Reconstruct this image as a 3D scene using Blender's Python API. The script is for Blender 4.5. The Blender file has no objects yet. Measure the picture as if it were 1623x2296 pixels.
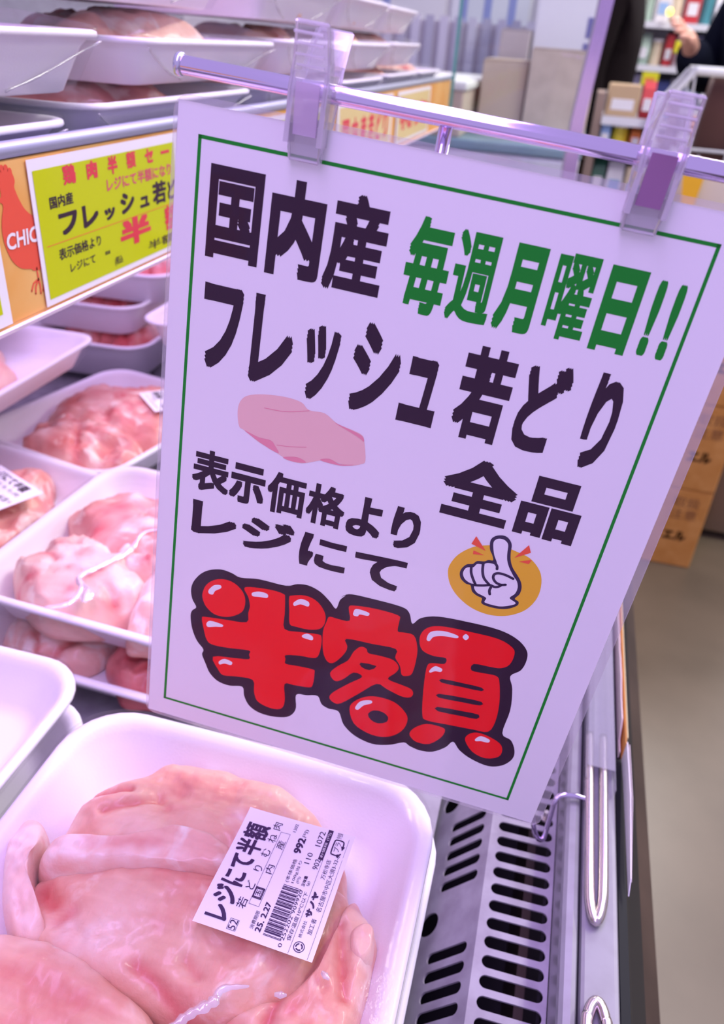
import bpy, bmesh, math, random
from mathutils import Vector, Matrix, noise, geometry

S = bpy.context.scene
COL = S.collection
H = 1.2                                   # the lens is 1.2 m above the floor; coordinates below are relative to the lens

# ---------------------------------------------------------------- camera
cam = bpy.data.cameras.new('camera'); cam_o = bpy.data.objects.new('camera', cam); COL.objects.link(cam_o)
cam.sensor_fit = 'VERTICAL'; cam.sensor_height = 36.0; cam.lens = 1745.0 / 2296.0 * 36.0
cam.clip_start = 0.02; cam.clip_end = 60
AX = Vector((0.96553329, 0.1841481, -0.18394275)); AY = Vector((0.25249475, -0.49113454, 0.83368655)); AZ = Vector((0.06318116, -0.8513967, -0.52070318))
RT = Vector((AX[0], AY[0], AZ[0])); UP = -Vector((AX[1], AY[1], AZ[1])); BK = -Vector((AX[2], AY[2], AZ[2]))
cam_o.matrix_world = Matrix(((RT[0], UP[0], BK[0], 0), (RT[1], UP[1], BK[1], 0), (RT[2], UP[2], BK[2], H), (0, 0, 0, 1)))
cam.dof.use_dof = True; cam.dof.focus_distance = 0.335; cam.dof.aperture_fstop = 27.36 / 2.6
S.camera = cam_o

# ---------------------------------------------------------------- world, lamps, exposure
S.view_settings.view_transform = 'Standard'; S.view_settings.look = 'None'
S.view_settings.gamma = 1.0; S.view_settings.use_curve_mapping = False; S.view_settings.exposure = 0.06
W = bpy.data.worlds.new('shop_air'); S.world = W; W.use_nodes = True
W.node_tree.nodes['Background'].inputs[0].default_value = (0.56, 0.47, 0.85, 1); W.node_tree.nodes['Background'].inputs[1].default_value = 0.88
def area(name, loc, aim, sx, sy, power, col):
    L = bpy.data.lights.new(name, 'AREA'); L.shape = 'RECTANGLE'; L.size = sx; L.size_y = sy; L.energy = power; L.color = col
    o = bpy.data.objects.new(name, L); COL.objects.link(o); o.location = Vector(loc) + Vector((0, 0, H))
    d = Vector(aim).normalized(); z = -d; y = Vector((0, 1, 0)); y = (y - z * y.dot(z)).normalized(); x = y.cross(z)
    o.matrix_world = Matrix(((x[0], y[0], z[0], o.location[0]), (x[1], y[1], z[1], o.location[1]), (x[2], y[2], z[2], o.location[2]), (0, 0, 0, 1)))
    return o
area('canopy_lamp', (-0.10, 0.08, 0.75), (0.06, 0, -1), 0.22, 2.2, 16.5, (0.70, 0.43, 1.06))
area('shelf_lamp', (-0.54, 1.10, -0.165), (0.0, 0, -1), 0.36, 1.6, 2.9, (0.84, 0.57, 1.10))
for i, (x, y) in enumerate([(1.0, 1.35), (0.9, 3.2), (0.9, 5.2), (-0.6, 4.9), (2.4, 2.4), (2.4, 4.6)]):
    area('ceiling_lamp', (x, y, 1.45), (0, 0, -1), 0.30, 1.2, 34.0, (1.0, 0.95, 0.88))

# ---------------------------------------------------------------- materials
MATS = {}
def mat(name, col, rough=0.5, metal=0.0, spec=0.5, **kw):
    if name in MATS: return MATS[name]
    m = bpy.data.materials.new(name); m.use_nodes = True; b = m.node_tree.nodes['Principled BSDF']
    b.inputs['Base Color'].default_value = (*col, 1); b.inputs['Roughness'].default_value = rough; b.inputs['Metallic'].default_value = metal
    b.inputs['Specular IOR Level'].default_value = spec
    for k, v in kw.items(): b.inputs[k.replace('_', ' ')].default_value = v
    MATS[name] = m; return m
def nd(m, t, **kw):
    n = m.node_tree.nodes.new(t)
    for k, v in kw.items(): setattr(n, k, v)
    return n
def lk(m, a, b): m.node_tree.links.new(a, b)
def add_noise_col(m, c1, c2, scale, detail=4, lo=0.35, hi=0.65, stretch=None, c3=None):
    b = m.node_tree.nodes['Principled BSDF']; tc = nd(m, 'ShaderNodeTexCoord'); n = nd(m, 'ShaderNodeTexNoise'); r = nd(m, 'ShaderNodeValToRGB')
    n.inputs['Scale'].default_value = scale; n.inputs['Detail'].default_value = detail
    if stretch:
        mp = nd(m, 'ShaderNodeMapping'); mp.inputs['Scale'].default_value = stretch; lk(m, tc.outputs['Object'], mp.inputs[0]); lk(m, mp.outputs[0], n.inputs['Vector'])
    else: lk(m, tc.outputs['Object'], n.inputs['Vector'])
    lk(m, n.outputs['Fac'], r.inputs[0]); r.color_ramp.elements[0].position = lo; r.color_ramp.elements[1].position = hi
    r.color_ramp.elements[0].color = (*c1, 1); r.color_ramp.elements[1].color = (*c2, 1)
    if c3: e = r.color_ramp.elements.new((lo + hi) / 2); e.color = (*c3, 1)
    lk(m, r.outputs[0], b.inputs['Base Color']); return n, tc
def add_bump(m, scale, strength, dist=0.001, detail=3, stretch=None):
    b = m.node_tree.nodes.get('Principled BSDF') or m.node_tree.nodes.get('Glossy BSDF'); tc = nd(m, 'ShaderNodeTexCoord'); n = nd(m, 'ShaderNodeTexNoise'); bp = nd(m, 'ShaderNodeBump')
    n.inputs['Scale'].default_value = scale; n.inputs['Detail'].default_value = detail
    if stretch:
        mp = nd(m, 'ShaderNodeMapping'); mp.inputs['Scale'].default_value = stretch; lk(m, tc.outputs['Object'], mp.inputs[0]); lk(m, mp.outputs[0], n.inputs['Vector'])
    else: lk(m, tc.outputs['Object'], n.inputs['Vector'])
    bp.inputs['Strength'].default_value = strength; bp.inputs['Distance'].default_value = dist
    lk(m, n.outputs['Fac'], bp.inputs['Height']); lk(m, bp.outputs[0], b.inputs['Normal']); return bp
def clear(name, tint, gloss, rough, veil=0.0, bump=None, facing=0.5, base=0.03):
    """thin clear plastic: light passes straight through, with a Fresnel sheen and an optional milky veil"""
    m = bpy.data.materials.new(name); m.use_nodes = True; t = m.node_tree; t.nodes.clear()
    out = nd(m, 'ShaderNodeOutputMaterial'); tr = nd(m, 'ShaderNodeBsdfTransparent'); gl = nd(m, 'ShaderNodeBsdfGlossy'); mx = nd(m, 'ShaderNodeMixShader'); lw = nd(m, 'ShaderNodeLayerWeight'); mt = nd(m, 'ShaderNodeMath', operation='MULTIPLY_ADD')
    tr.inputs[0].default_value = (*tint, 1); gl.inputs['Roughness'].default_value = rough; lw.inputs['Blend'].default_value = facing
    mt.inputs[1].default_value = gloss; mt.inputs[2].default_value = base; mt.use_clamp = True
    lk(m, lw.outputs['Facing'], mt.inputs[0]); lk(m, mt.outputs[0], mx.inputs[0]); lk(m, gl.outputs[0], mx.inputs[2])
    if veil:
        df = nd(m, 'ShaderNodeBsdfTranslucent') if veil < 0 else nd(m, 'ShaderNodeBsdfDiffuse'); df.inputs[0].default_value = (0.9, 0.88, 0.92, 1); m2 = nd(m, 'ShaderNodeMixShader'); m2.inputs[0].default_value = abs(veil)
        lk(m, tr.outputs[0], m2.inputs[1]); lk(m, df.outputs[0], m2.inputs[2]); lk(m, m2.outputs[0], mx.inputs[1])
    else: lk(m, tr.outputs[0], mx.inputs[1])
    lk(m, mx.outputs[0], out.inputs[0])
    if bump: add_bump(m, *bump)
    MATS[name] = m; return m

foam = mat('white_foam', (0.85, 0.83, 0.88), 0.42); add_bump(foam, 700, 0.16, 0.0006, 2)
film = clear('stretch_film', (0.99, 0.99, 0.99), 0.10, 0.20, 0.0, (26, 0.30, 0.003, 3, (1, 2.2, 1)), 0.35, 0.010)
fb = film.node_tree.nodes; bpn = [n for n in fb if n.type == 'BUMP'][0]; tcn = [n for n in fb if n.type == 'TEX_COORD'][0]; n1 = [n for n in fb if n.type == 'TEX_NOISE'][0]   # patches of fine crinkle in the film
cr = nd(film, 'ShaderNodeTexNoise'); cr.inputs['Scale'].default_value = 330; cr.inputs['Detail'].default_value = 2; mk = nd(film, 'ShaderNodeTexNoise'); mk.inputs['Scale'].default_value = 22; mr = nd(film, 'ShaderNodeMapRange'); mr.inputs[1].default_value = 0.56; mr.inputs[2].default_value = 0.68; mr.inputs[4].default_value = 0.9
mu = nd(film, 'ShaderNodeMath', operation='MULTIPLY'); ad = nd(film, 'ShaderNodeMath', operation='ADD')
for q in (cr, mk): lk(film, tcn.outputs['Object'], q.inputs['Vector'])
lk(film, mk.outputs['Fac'], mr.inputs[0]); lk(film, mr.outputs[0], mu.inputs[0]); lk(film, cr.outputs['Fac'], mu.inputs[1]); lk(film, mu.outputs[0], ad.inputs[0]); lk(film, n1.outputs['Fac'], ad.inputs[1]); lk(film, ad.outputs[0], bpn.inputs['Height'])
fold_glint_m = clear('milky_film_fold_glint', (0.95, 0.95, 0.97), 0.5, 0.12, 0.45, (160, 0.6, 0.001, 2), 0.5, 0.15)  # milky white veil paints the highlight onto the film folds
def meat_mat(name, deep, mid, pale, fat, seed, fatlo=0.60):
    m = mat(name, mid, 0.40, 0, 0.35); b = m.node_tree.nodes['Principled BSDF']
    n, tc = add_noise_col(m, deep, pale, 34, 5, 0.30, 0.72, (1, 1, 1), mid); n.noise_dimensions = '4D'; n.inputs['W'].default_value = seed
    src = b.inputs['Base Color'].links[0].from_socket
    n2 = nd(m, 'ShaderNodeTexNoise'); n2.noise_dimensions = '4D'; n2.inputs['W'].default_value = seed + 7; n2.inputs['Scale'].default_value = 30; n2.inputs['Detail'].default_value = 4; n2.inputs['Distortion'].default_value = 1.2
    lk(m, tc.outputs['Object'], n2.inputs['Vector'])
    r = nd(m, 'ShaderNodeValToRGB'); r.color_ramp.elements[0].position = fatlo; r.color_ramp.elements[1].position = fatlo + 0.09; lk(m, n2.outputs['Fac'], r.inputs[0])
    mx = nd(m, 'ShaderNodeMixRGB'); mx.inputs[2].default_value = (*fat, 1); lk(m, r.outputs[0], mx.inputs[0]); lk(m, src, mx.inputs[1]); lk(m, mx.outputs[0], b.inputs['Base Color'])
    b.inputs['Subsurface Weight'].default_value = 0.25; b.inputs['Subsurface Radius'].default_value = (0.006, 0.0025, 0.002); b.inputs['Subsurface Scale'].default_value = 1.0
    b.inputs['Coat Weight'].default_value = 0.26; b.inputs['Coat Roughness'].default_value = 0.14
    fb_ = nd(m, 'ShaderNodeTexNoise'); fm_ = nd(m, 'ShaderNodeMapping'); fm_.inputs['Rotation'].default_value = (0, 0, 0.35 + seed); fm_.inputs['Scale'].default_value = (40, 260, 120)   # muscle fibres
    lk(m, tc.outputs['Object'], fm_.inputs[0]); lk(m, fm_.outputs[0], fb_.inputs['Vector']); fb_.inputs['Scale'].default_value = 1.0; fb_.inputs['Detail'].default_value = 4
    fr_ = nd(m, 'ShaderNodeValToRGB'); fr_.color_ramp.elements[0].position = 0.32; fr_.color_ramp.elements[1].position = 0.70; fr_.color_ramp.elements[0].color = (0.90, 0.85, 0.85, 1); fr_.color_ramp.elements[1].color = (1, 1, 1, 1); lk(m, fb_.outputs['Fac'], fr_.inputs[0])
    fx_ = nd(m, 'ShaderNodeMixRGB', blend_type='MULTIPLY'); fx_.inputs[0].default_value = 0.8; lk(m, b.inputs['Base Color'].links[0].from_socket, fx_.inputs[1]); lk(m, fr_.outputs[0], fx_.inputs[2]); lk(m, fx_.outputs[0], b.inputs['Base Color'])
    add_bump(m, 260, 0.42, 0.0013, 7, (1, 0.45, 1))
    last = b.inputs['Base Color'].links[0].from_socket                      # blood in the seams and fat seams stored on the flesh itself
    for att, c in (('blood', (0.62, 0.085, 0.09)), ('fat', (0.92, 0.72, 0.64))):
        a = nd(m, 'ShaderNodeAttribute', attribute_name=att); q = nd(m, 'ShaderNodeMixRGB'); q.inputs[2].default_value = (*c, 1)
        lk(m, a.outputs['Fac'], q.inputs[0]); lk(m, last, q.inputs[1]); lk(m, q.outputs[0], b.inputs['Base Color']); last = q.outputs[0]
    return m
breast_m = meat_mat('raw_breast', (0.74, 0.29, 0.23), (0.82, 0.48, 0.345), (0.88, 0.61, 0.45), (0.92, 0.74, 0.62), 1.0, 0.60)
tender_m = meat_mat('raw_tenderloin', (0.82, 0.42, 0.33), (0.87, 0.53, 0.42), (0.90, 0.64, 0.53), (0.94, 0.82, 0.72), 3.0, 0.52)
fat_m = meat_mat('pale_fat', (0.82, 0.45, 0.36), (0.87, 0.57, 0.45), (0.90, 0.68, 0.54), (0.92, 0.76, 0.62), 5.0, 0.54)
thigh_m = meat_mat('raw_thigh', (0.66, 0.17, 0.13), (0.76, 0.31, 0.25), (0.86, 0.50, 0.40), (0.92, 0.70, 0.58), 9.0, 0.56)
dark_m = meat_mat('raw_dark_meat', (0.50, 0.09, 0.09), (0.68, 0.20, 0.18), (0.82, 0.40, 0.32), (0.90, 0.66, 0.52), 13.0, 0.62)
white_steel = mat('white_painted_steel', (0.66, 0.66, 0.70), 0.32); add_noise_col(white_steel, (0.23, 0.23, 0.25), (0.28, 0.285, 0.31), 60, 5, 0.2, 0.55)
grey_steel = mat('grey_painted_steel', (0.42, 0.42, 0.47), 0.42); add_noise_col(grey_steel, (0.23, 0.21, 0.25), (0.34, 0.33, 0.37), 55, 6, 0.25, 0.6)
shelf_steel = mat('shelf_steel', (0.42, 0.45, 0.55), 0.35, 0.3)
chrome = mat('chrome', (0.78, 0.66, 0.92), 0.08, 1.0)  # violet tint in the metal colour stands in for violet reflections
wire_m = mat('worn_wire', (0.66, 0.60, 0.58), 0.22, 1.0)
black_m = mat('black_rubber', (0.010, 0.012, 0.014), 0.5, 0, 0.2)
dark_hole = mat('dark_duct', (0.008, 0.007, 0.010), 0.9)
kick_m = mat('brown_kick_panel', (0.06, 0.042, 0.03), 0.35, 0, 0.3); add_noise_col(kick_m, (0.035, 0.024, 0.018), (0.08, 0.055, 0.038), 9)
paper_m = mat('white_paper', (0.86, 0.86, 0.87), 0.55)
label_m = mat('label_paper', (0.88, 0.88, 0.90), 0.5)
ink = mat('black_ink', (0.035, 0.014, 0.032), 0.6, 0, 0.12)
ink_soft = mat('grey_ink', (0.12, 0.10, 0.14), 0.5)
green_ink = mat('green_ink', (0.008, 0.27, 0.022), 0.6, 0, 0.12)
red_ink = mat('red_ink', (0.92, 0.006, 0.012), 0.5, 0, 0.2)
pink_ink = mat('pink_red_ink', (0.72, 0.03, 0.06), 0.5)
mag_ink = mat('magenta_ink', (0.68, 0.06, 0.14), 0.5)
orange_ink = mat('orange_ink', (0.90, 0.10, 0.04), 0.5)
disc_ink = mat('golden_yellow_ink', (0.86, 0.50, 0.02), 0.5)
yellow_ink = mat('lemon_yellow_ink', (0.55, 0.645, 0.002), 0.6, 0, 0.15)
skin_ink = mat('pale_salmon_ink', (0.88, 0.56, 0.50), 0.5)
rose_ink = mat('rose_ink', (0.84, 0.30, 0.36), 0.5)
strip_m = mat('amber_strip', (0.80, 0.42, 0.08), 0.5); add_noise_col(strip_m, (0.76, 0.36, 0.06), (0.84, 0.52, 0.16), 14)
pouch_m = clear('laminate_pouch', (0.99, 0.99, 0.99), 0.10, 0.10, 0.0, (26, 0.30, 0.003, 3), 0.3, 0.014)
pouch_edge = clear('laminate_margin', (0.96, 0.95, 0.96), 0.25, 0.10, 0.14, None, 0.4)
acryl = clear('clear_acrylic', (0.965, 0.955, 0.975), 0.50, 0.08, 0.16, None, 0.5)
acryl_thin = clear('clear_rail_cover', (0.99, 0.99, 0.99), 0.05, 0.08, 0.0, None, 0.3, 0.012)
clip_rim = clear('clear_clip_edge', (0.96, 0.92, 0.98), 0.6, 0.10, 0.38, None, 0.5, 0.08)
insert_a = mat('pale_mauve_plastic', (0.74, 0.60, 0.80), 0.25); insert_b = mat('dark_mauve_plastic', (0.30, 0.14, 0.30), 0.22)
insert_a.node_tree.nodes['Principled BSDF'].inputs['Alpha'].default_value = 0.50
glass_m = clear('shop_glass', (0.93, 0.96, 0.95), 0.30, 0.02, 0.0, None, 0.3)
glass_edge = mat('green_glass_edge', (0.10, 0.36, 0.30), 0.1)
card_b = mat('cardboard', (0.56, 0.44, 0.31), 0.75); add_noise_col(card_b, (0.56, 0.46, 0.36), (0.64, 0.53, 0.42), 30, 3)
card_o = mat('brown_cardboard', (0.40, 0.20, 0.055), 0.7); add_noise_col(card_o, (0.56, 0.25, 0.045), (0.64, 0.31, 0.07), 30, 3)
print_brown = mat('dark_brown_print', (0.24, 0.10, 0.03), 0.7)
floor_m = mat('floor_vinyl', (0.3, 0.25, 0.19), 0.32); add_noise_col(floor_m, (0.125, 0.102, 0.064), (0.170, 0.138, 0.088), 3.2, 5)
wall_m = mat('white_wall', (0.80, 0.80, 0.83), 0.7)
led_m = mat('led_tube_glow', (1, 0.8, 1), 0.4); led_m.node_tree.nodes['Principled BSDF'].inputs['Emission Color'].default_value = (1.0, 0.62, 0.95, 1); led_m.node_tree.nodes['Principled BSDF'].inputs['Emission Strength'].default_value = 3.0

# ---------------------------------------------------------------- mesh helpers
class MB:
    def __init__(s): s.v = []; s.f = []
    def add(s, vs, fs):
        b = len(s.v); s.v += [tuple(v) for v in vs]; s.f += [tuple(i + b for i in f) for f in fs]
    def box(s, x0, x1, y0, y1, z0, z1):
        s.add([(x0, y0, z0), (x1, y0, z0), (x1, y1, z0), (x0, y1, z0), (x0, y0, z1), (x1, y0, z1), (x1, y1, z1), (x0, y1, z1)],
              [(0, 3, 2, 1), (4, 5, 6, 7), (0, 1, 5, 4), (1, 2, 6, 5), (2, 3, 7, 6), (3, 0, 4, 7)])
    def rbox(s, x0, x1, y0, y1, z0, z1, b, seg=2):
        bm = bmesh.new(); bmesh.ops.create_cube(bm, size=1)
        for v in bm.verts: v.co = Vector(((x0 + x1) / 2 + v.co.x * (x1 - x0), (y0 + y1) / 2 + v.co.y * (y1 - y0), (z0 + z1) / 2 + v.co.z * (z1 - z0)))
        bmesh.ops.bevel(bm, geom=bm.edges[:], offset=b, segments=seg, affect='EDGES', profile=0.5)
        bm.verts.index_update(); s.add([v.co[:] for v in bm.verts], [[v.index for v in f.verts] for f in bm.faces]); bm.free()
    def rings(s, rs, close=True, cap0=True, cap1=True):
        n = len(rs[0]); b = len(s.v)
        for r in rs: s.v += [tuple(p) for p in r]
        for i in range(len(rs) - 1):
            for j in range(n if close else n - 1):
                k = (j + 1) % n; s.f.append((b + i * n + j, b + i * n + k, b + (i + 1) * n + k, b + (i + 1) * n + j))
        if cap0: s.f.append(tuple(b + j for j in reversed(range(n))))
        if cap1: s.f.append(tuple(b + (len(rs) - 1) * n + j for j in range(n)))
    def tube(s, pts, r, n=10, cap=True):
        pts = [Vector(p) for p in pts]; rs = []; up = None
        for i, p in enumerate(pts):
            d = (pts[min(i + 1, len(pts) - 1)] - pts[max(i - 1, 0)]).normalized()
            if up is None: up = d.orthogonal().normalized()
            up = (up - d * up.dot(d)).normalized(); w = d.cross(up); rr = r[i] if isinstance(r, (list, tuple)) else r
            rs.append([p + (up * math.cos(a) + w * math.sin(a)) * rr for a in [2 * math.pi * j / n for j in range(n)]])
        s.rings(rs, True, cap, cap)
    def prism(s, poly, axis, a, b):
        """closed polygon extruded along an axis ('x','y','z') from a to b"""
        def put(p, t): return (t, p[0], p[1]) if axis == 'x' else (p[0], t, p[1]) if axis == 'y' else (p[0], p[1], t)
        s.rings([[put(p, a) for p in poly], [put(p, b) for p in poly]])
    def flat(s, poly, z):
        s.add([(p[0], p[1], z) for p in poly], [tuple(range(len(poly)))])
    def build(s, name, m, parent=None, smooth=False, loc=None):
        me = bpy.data.meshes.new(name); me.from_pydata(s.v, [], s.f); me.update()
        if smooth: me.polygons.foreach_set('use_smooth', [True] * len(me.polygons))
        return link(name, me, m, parent, loc)
def link(name, me, m, parent=None, loc=None):
    if m and not me.materials: me.materials.append(m)
    o = bpy.data.objects.new(name, me); COL.objects.link(o)
    if parent: o.parent = parent
    if loc is not None: o.location = loc
    return o
def fix_normals(o):
    bm = bmesh.new(); bm.from_mesh(o.data); bmesh.ops.recalc_face_normals(bm, faces=bm.faces[:]); bm.to_mesh(o.data); bm.free(); return o
def tag(o, label=None, cat=None, group=None, kind=None):
    if label: o['label'] = label
    if cat: o['category'] = cat
    if group: o['group'] = group
    if kind: o['kind'] = kind
    return o
def root(name, loc, rz=0.0):
    o = bpy.data.objects.new(name, None); COL.objects.link(o); o.location = Vector(loc) + Vector((0, 0, H)); o.rotation_euler = (0, 0, rz); o.empty_display_size = 0.05; return o
def lens_root(name):                                    # an Empty on the floor below the lens; children use lens-relative numbers
    return root(name, (0, 0, 0))
def smooth_loop(pts, k=4, closed=True):
    n = len(pts); out = []
    for i in range(n if closed else n - 1):
        p0, p1, p2, p3 = (pts[(i - 1) % n], pts[i], pts[(i + 1) % n], pts[(i + 2) % n]) if closed else (pts[max(i - 1, 0)], pts[i], pts[i + 1], pts[min(i + 2, n - 1)])
        for j in range(k):
            t = j / k; a = tuple(0.5 * (2 * p1[c] + (p2[c] - p0[c]) * t + (2 * p0[c] - 5 * p1[c] + 4 * p2[c] - p3[c]) * t * t + (3 * p1[c] - p0[c] - 3 * p2[c] + p3[c]) * t ** 3) for c in range(len(p1)))
            out.append(a)
    if not closed: out.append(tuple(pts[-1]))
    return out
def stroke(mb, pts, w, z):
    pts = [Vector((p[0], p[1])) for p in pts]; L = []; R = []
    for i, p in enumerate(pts):
        d = (pts[min(i + 1, len(pts) - 1)] - pts[max(i - 1, 0)]).normalized(); nrm = Vector((-d.y, d.x)) * w / 2; L.append(p + nrm); R.append(p - nrm)
    b = len(mb.v); n = len(pts); mb.v += [(p.x, p.y, z) for p in L] + [(p.x, p.y, z) for p in R]
    for i in range(n - 1): mb.f.append((b + n + i, b + n + i + 1, b + i + 1, b + i))
    for p in (pts[0], pts[-1]): mb.flat([(p.x + math.cos(a) * w / 2, p.y + math.sin(a) * w / 2) for a in [math.pi * 2 * j / 10 for j in range(10)]], z)
TXT = {}
def text_geo(s):
    if s not in TXT:
        c = bpy.data.curves.new('t', 'FONT'); c.body = s; c.resolution_u = 3; o = bpy.data.objects.new('t', c); COL.objects.link(o)
        bpy.context.view_layer.update(); dg = bpy.context.evaluated_depsgraph_get(); me = bpy.data.meshes.new_from_object(o.evaluated_get(dg))
        TXT[s] = ([(v.co.x, v.co.y) for v in me.vertices], [tuple(p.vertices) for p in me.polygons])
        bpy.data.objects.remove(o); bpy.data.curves.remove(c); bpy.data.meshes.remove(me)
    return TXT[s]
def lettering(mb, s, u0, v0, u1, v1, z, bold=0.0, slant=0.0):
    vs, fs = text_geo(s)
    if not vs: return
    x0 = min(v[0] for v in vs) - bold; x1 = max(v[0] for v in vs) + bold; y0 = min(v[1] for v in vs) - bold; y1 = max(v[1] for v in vs) + bold
    sx = (u1 - u0) / max(x1 - x0, 1e-6); sy = (v1 - v0) / max(y1 - y0, 1e-6)
    offs = [(0, 0)] + ([(a * bold, b * bold) for a in (-1, 0, 1) for b in (-1, 0, 1) if a or b] if bold else [])
    for i, (a, b) in enumerate(offs):
        mb.add([(u0 + (v[0] + a - x0) * sx + slant * (v[1] - y0) * sy, v0 + (v[1] + b - y0) * sy, z + i * 2e-6) for v in vs], fs)

# ================================================================ the shop shell
def slab(name, x0, x1, y0, y1, z0, z1, m):
    b = MB(); b.box(x0, x1, y0, y1, z0 + H, z1 + H); o = b.build(name, m); o['kind'] = 'structure'; return o
slab('floor', -3.0, 5.0, -1.5, 7.5, -H - 0.05, -H, floor_m)
slab('wall_back', -3.0, 5.0, 7.4, 7.5, -H, 1.7, wall_m)
slab('wall_left', -3.1, -3.0, -1.5, 7.5, -H, 1.7, wall_m)
slab('wall_right', 5.0, 5.1, -1.5, 7.5, -H, 1.7, wall_m)

# ================================================================ the refrigerated meat case
case = tag(lens_root('refrigerated_case'), 'long meat display case with slotted air vent and white front bar', 'display case')
Y0, Y1 = -0.30, 1.98
b = MB(); b.box(-0.95, -0.010, Y0, Y1, -0.482, -0.4700); b.build('deck', grey_steel, case)
b = MB(); b.box(-0.97, -0.95, Y0, Y1, -0.478, 0.10); b.build('back_panel', white_steel, case)
# vent: a real sheet with stadium slots; left face slopes down to the deck, right face is level
def slot_cell(mb, put, u0, u1, v0, v1, su, sv, n=28):
    """sheet cell u0..u1 x v0..v1 with a stadium hole of half sizes su, sv (su along u)"""
    cu, cv = (u0 + u1) / 2, (v0 + v1) / 2; hole = []; rim = []
    for j in range(n):
        a = 2 * math.pi * (j + 0.5) / n; c, s_ = math.cos(a), math.sin(a); e = su - sv
        hole.append((cu + (e if c > 0 else -e) + sv * c, cv + sv * s_))
        hx, hy = hole[-1][0] - cu, hole[-1][1] - cv; k = min((u1 - u0) / 2 / abs(hx) if hx else 9e9, (v1 - v0) / 2 / abs(hy) if hy else 9e9); rim.append([cu + hx * k, cv + hy * k])
    for (qu, qv) in ((u0, v0), (u1, v0), (u1, v1), (u0, v1)):
        j = min(range(n), key=lambda i: (rim[i][0] - qu) ** 2 + (rim[i][1] - qv) ** 2); rim[j] = [qu, qv]
    base = len(mb.v); mb.v += [put(*p) for p in hole] + [put(*p) for p in rim]
    for j in range(n): k = (j + 1) % n; mb.f.append((base + j, base + n + j, base + n + k, base + k))
def quad(mb, put, u0, u1, v0, v1): mb.add([put(u0, v0), put(u1, v0), put(u1, v1), put(u0, v1)], [(0, 1, 2, 3)])
right_put = lambda u, v: (0.028 + u, v, -0.4500 + 0.02 * u)
b = MB(); pitch = 0.01174; y = 0.2418 - 0.00587 - 0.01174 * 40
while y < Y1 - 0.02:
    if y > Y0: slot_cell(b, right_put, 0.0025, 0.0405, y, y + pitch, 0.0178, 0.0038)
    y += pitch
quad(b, right_put, -0.0012, 0.0025, Y0, Y1); quad(b, right_put, 0.0405, 0.0415, Y0, Y1)
o = b.build('vent_top', grey_steel, case); md = o.modifiers.new('sheet', 'SOLIDIFY'); md.thickness = 0.0012; md.offset = -1
left_put = lambda u, v: (0.0268 - 0.62 * u, v, -0.4500 - 0.78 * u)
b = MB(); y = 0.2218 - 0.0120 * 30; k = 0; last = Y0
for grp in range(-4, 18):
    s0 = 0.2323 + grp * 0.0972
    if s0 < Y0 + 0.02 or s0 > Y1 - 0.09: continue
    for j in range(5):
        a = s0 + (j - 1) * 0.0120
        slot_cell(b, left_put, 0.004, 0.0445, a, a + 0.0120, 0.0172, 0.0036)
    a = s0 + 4 * 0.0120; quad(b, left_put, 0.004, 0.030, a, s0 + 0.0972 - 0.0120)
    e = s0 + 0.0972 - 0.0120; m_ = (a + e) / 2
    slot_cell(b, left_put, 0.030, 0.062, m_ - 0.0105, m_ + 0.0105, 0.0085, 0.0080)
    quad(b, left_put, 0.030, 0.0445, a, m_ - 0.0105); quad(b, left_put, 0.030, 0.0445, m_ + 0.0105, e)
    quad(b, left_put, 0.0445, 0.062, s0 - 0.0120, m_ - 0.0105); quad(b, left_put, 0.0445, 0.062, m_ + 0.0105, e)
quad(b, left_put, 0, 0.004, Y0, Y1)
o = b.build('vent_slope', grey_steel, case); md = o.modifiers.new('sheet', 'SOLIDIFY'); md.thickness = 0.0012; md.offset = 1
b = MB(); b.box(-0.010, 0.068, Y0, Y1, -0.62, -0.60); b.box(0.066, 0.068, Y0, Y1, -0.60, -0.462); b.box(-0.012, -0.010, Y0, Y1, -0.60, -0.505); b.build('air_duct', dark_hole, case)
# front: white bar, joint, second bar
def bar(pts, name, m, bev=3):
    b = MB(); b.prism(pts, 'y', Y0, Y1); o = b.build(name, m, case); return fix_normals(o)
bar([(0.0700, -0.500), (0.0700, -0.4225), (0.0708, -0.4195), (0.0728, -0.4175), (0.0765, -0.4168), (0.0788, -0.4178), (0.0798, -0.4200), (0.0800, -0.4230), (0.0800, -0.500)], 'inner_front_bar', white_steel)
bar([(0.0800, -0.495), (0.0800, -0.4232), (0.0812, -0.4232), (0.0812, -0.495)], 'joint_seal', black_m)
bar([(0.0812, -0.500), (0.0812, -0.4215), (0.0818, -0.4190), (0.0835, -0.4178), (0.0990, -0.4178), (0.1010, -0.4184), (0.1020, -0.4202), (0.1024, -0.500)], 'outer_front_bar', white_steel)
bar([(0.1024, -0.520), (0.1024, -0.432), (0.1045, -0.428), (0.1100, -0.430), (0.1135, -0.440), (0.1370, -0.500), (0.1370, -0.520)], 'bumper', black_m)
bar([(0.060, -1.10), (0.060, -0.520), (0.137, -0.520), (0.160, -0.550), (0.174, -0.600), (0.176, -0.700), (0.150, -1.10)], 'front_panel', kick_m)
bar([(0.02, -1.198), (0.02, -1.10), (0.09, -1.10), (0.09, -1.198)], 'plinth', black_m)
bar([(-0.97, -1.198), (-0.97, -0.478), (-0.012, -0.478), (-0.012, -0.62), (0.059, -0.62), (0.059, -1.09), (0.019, -1.09), (0.019, -1.198)], 'base_box', white_steel)
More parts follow.
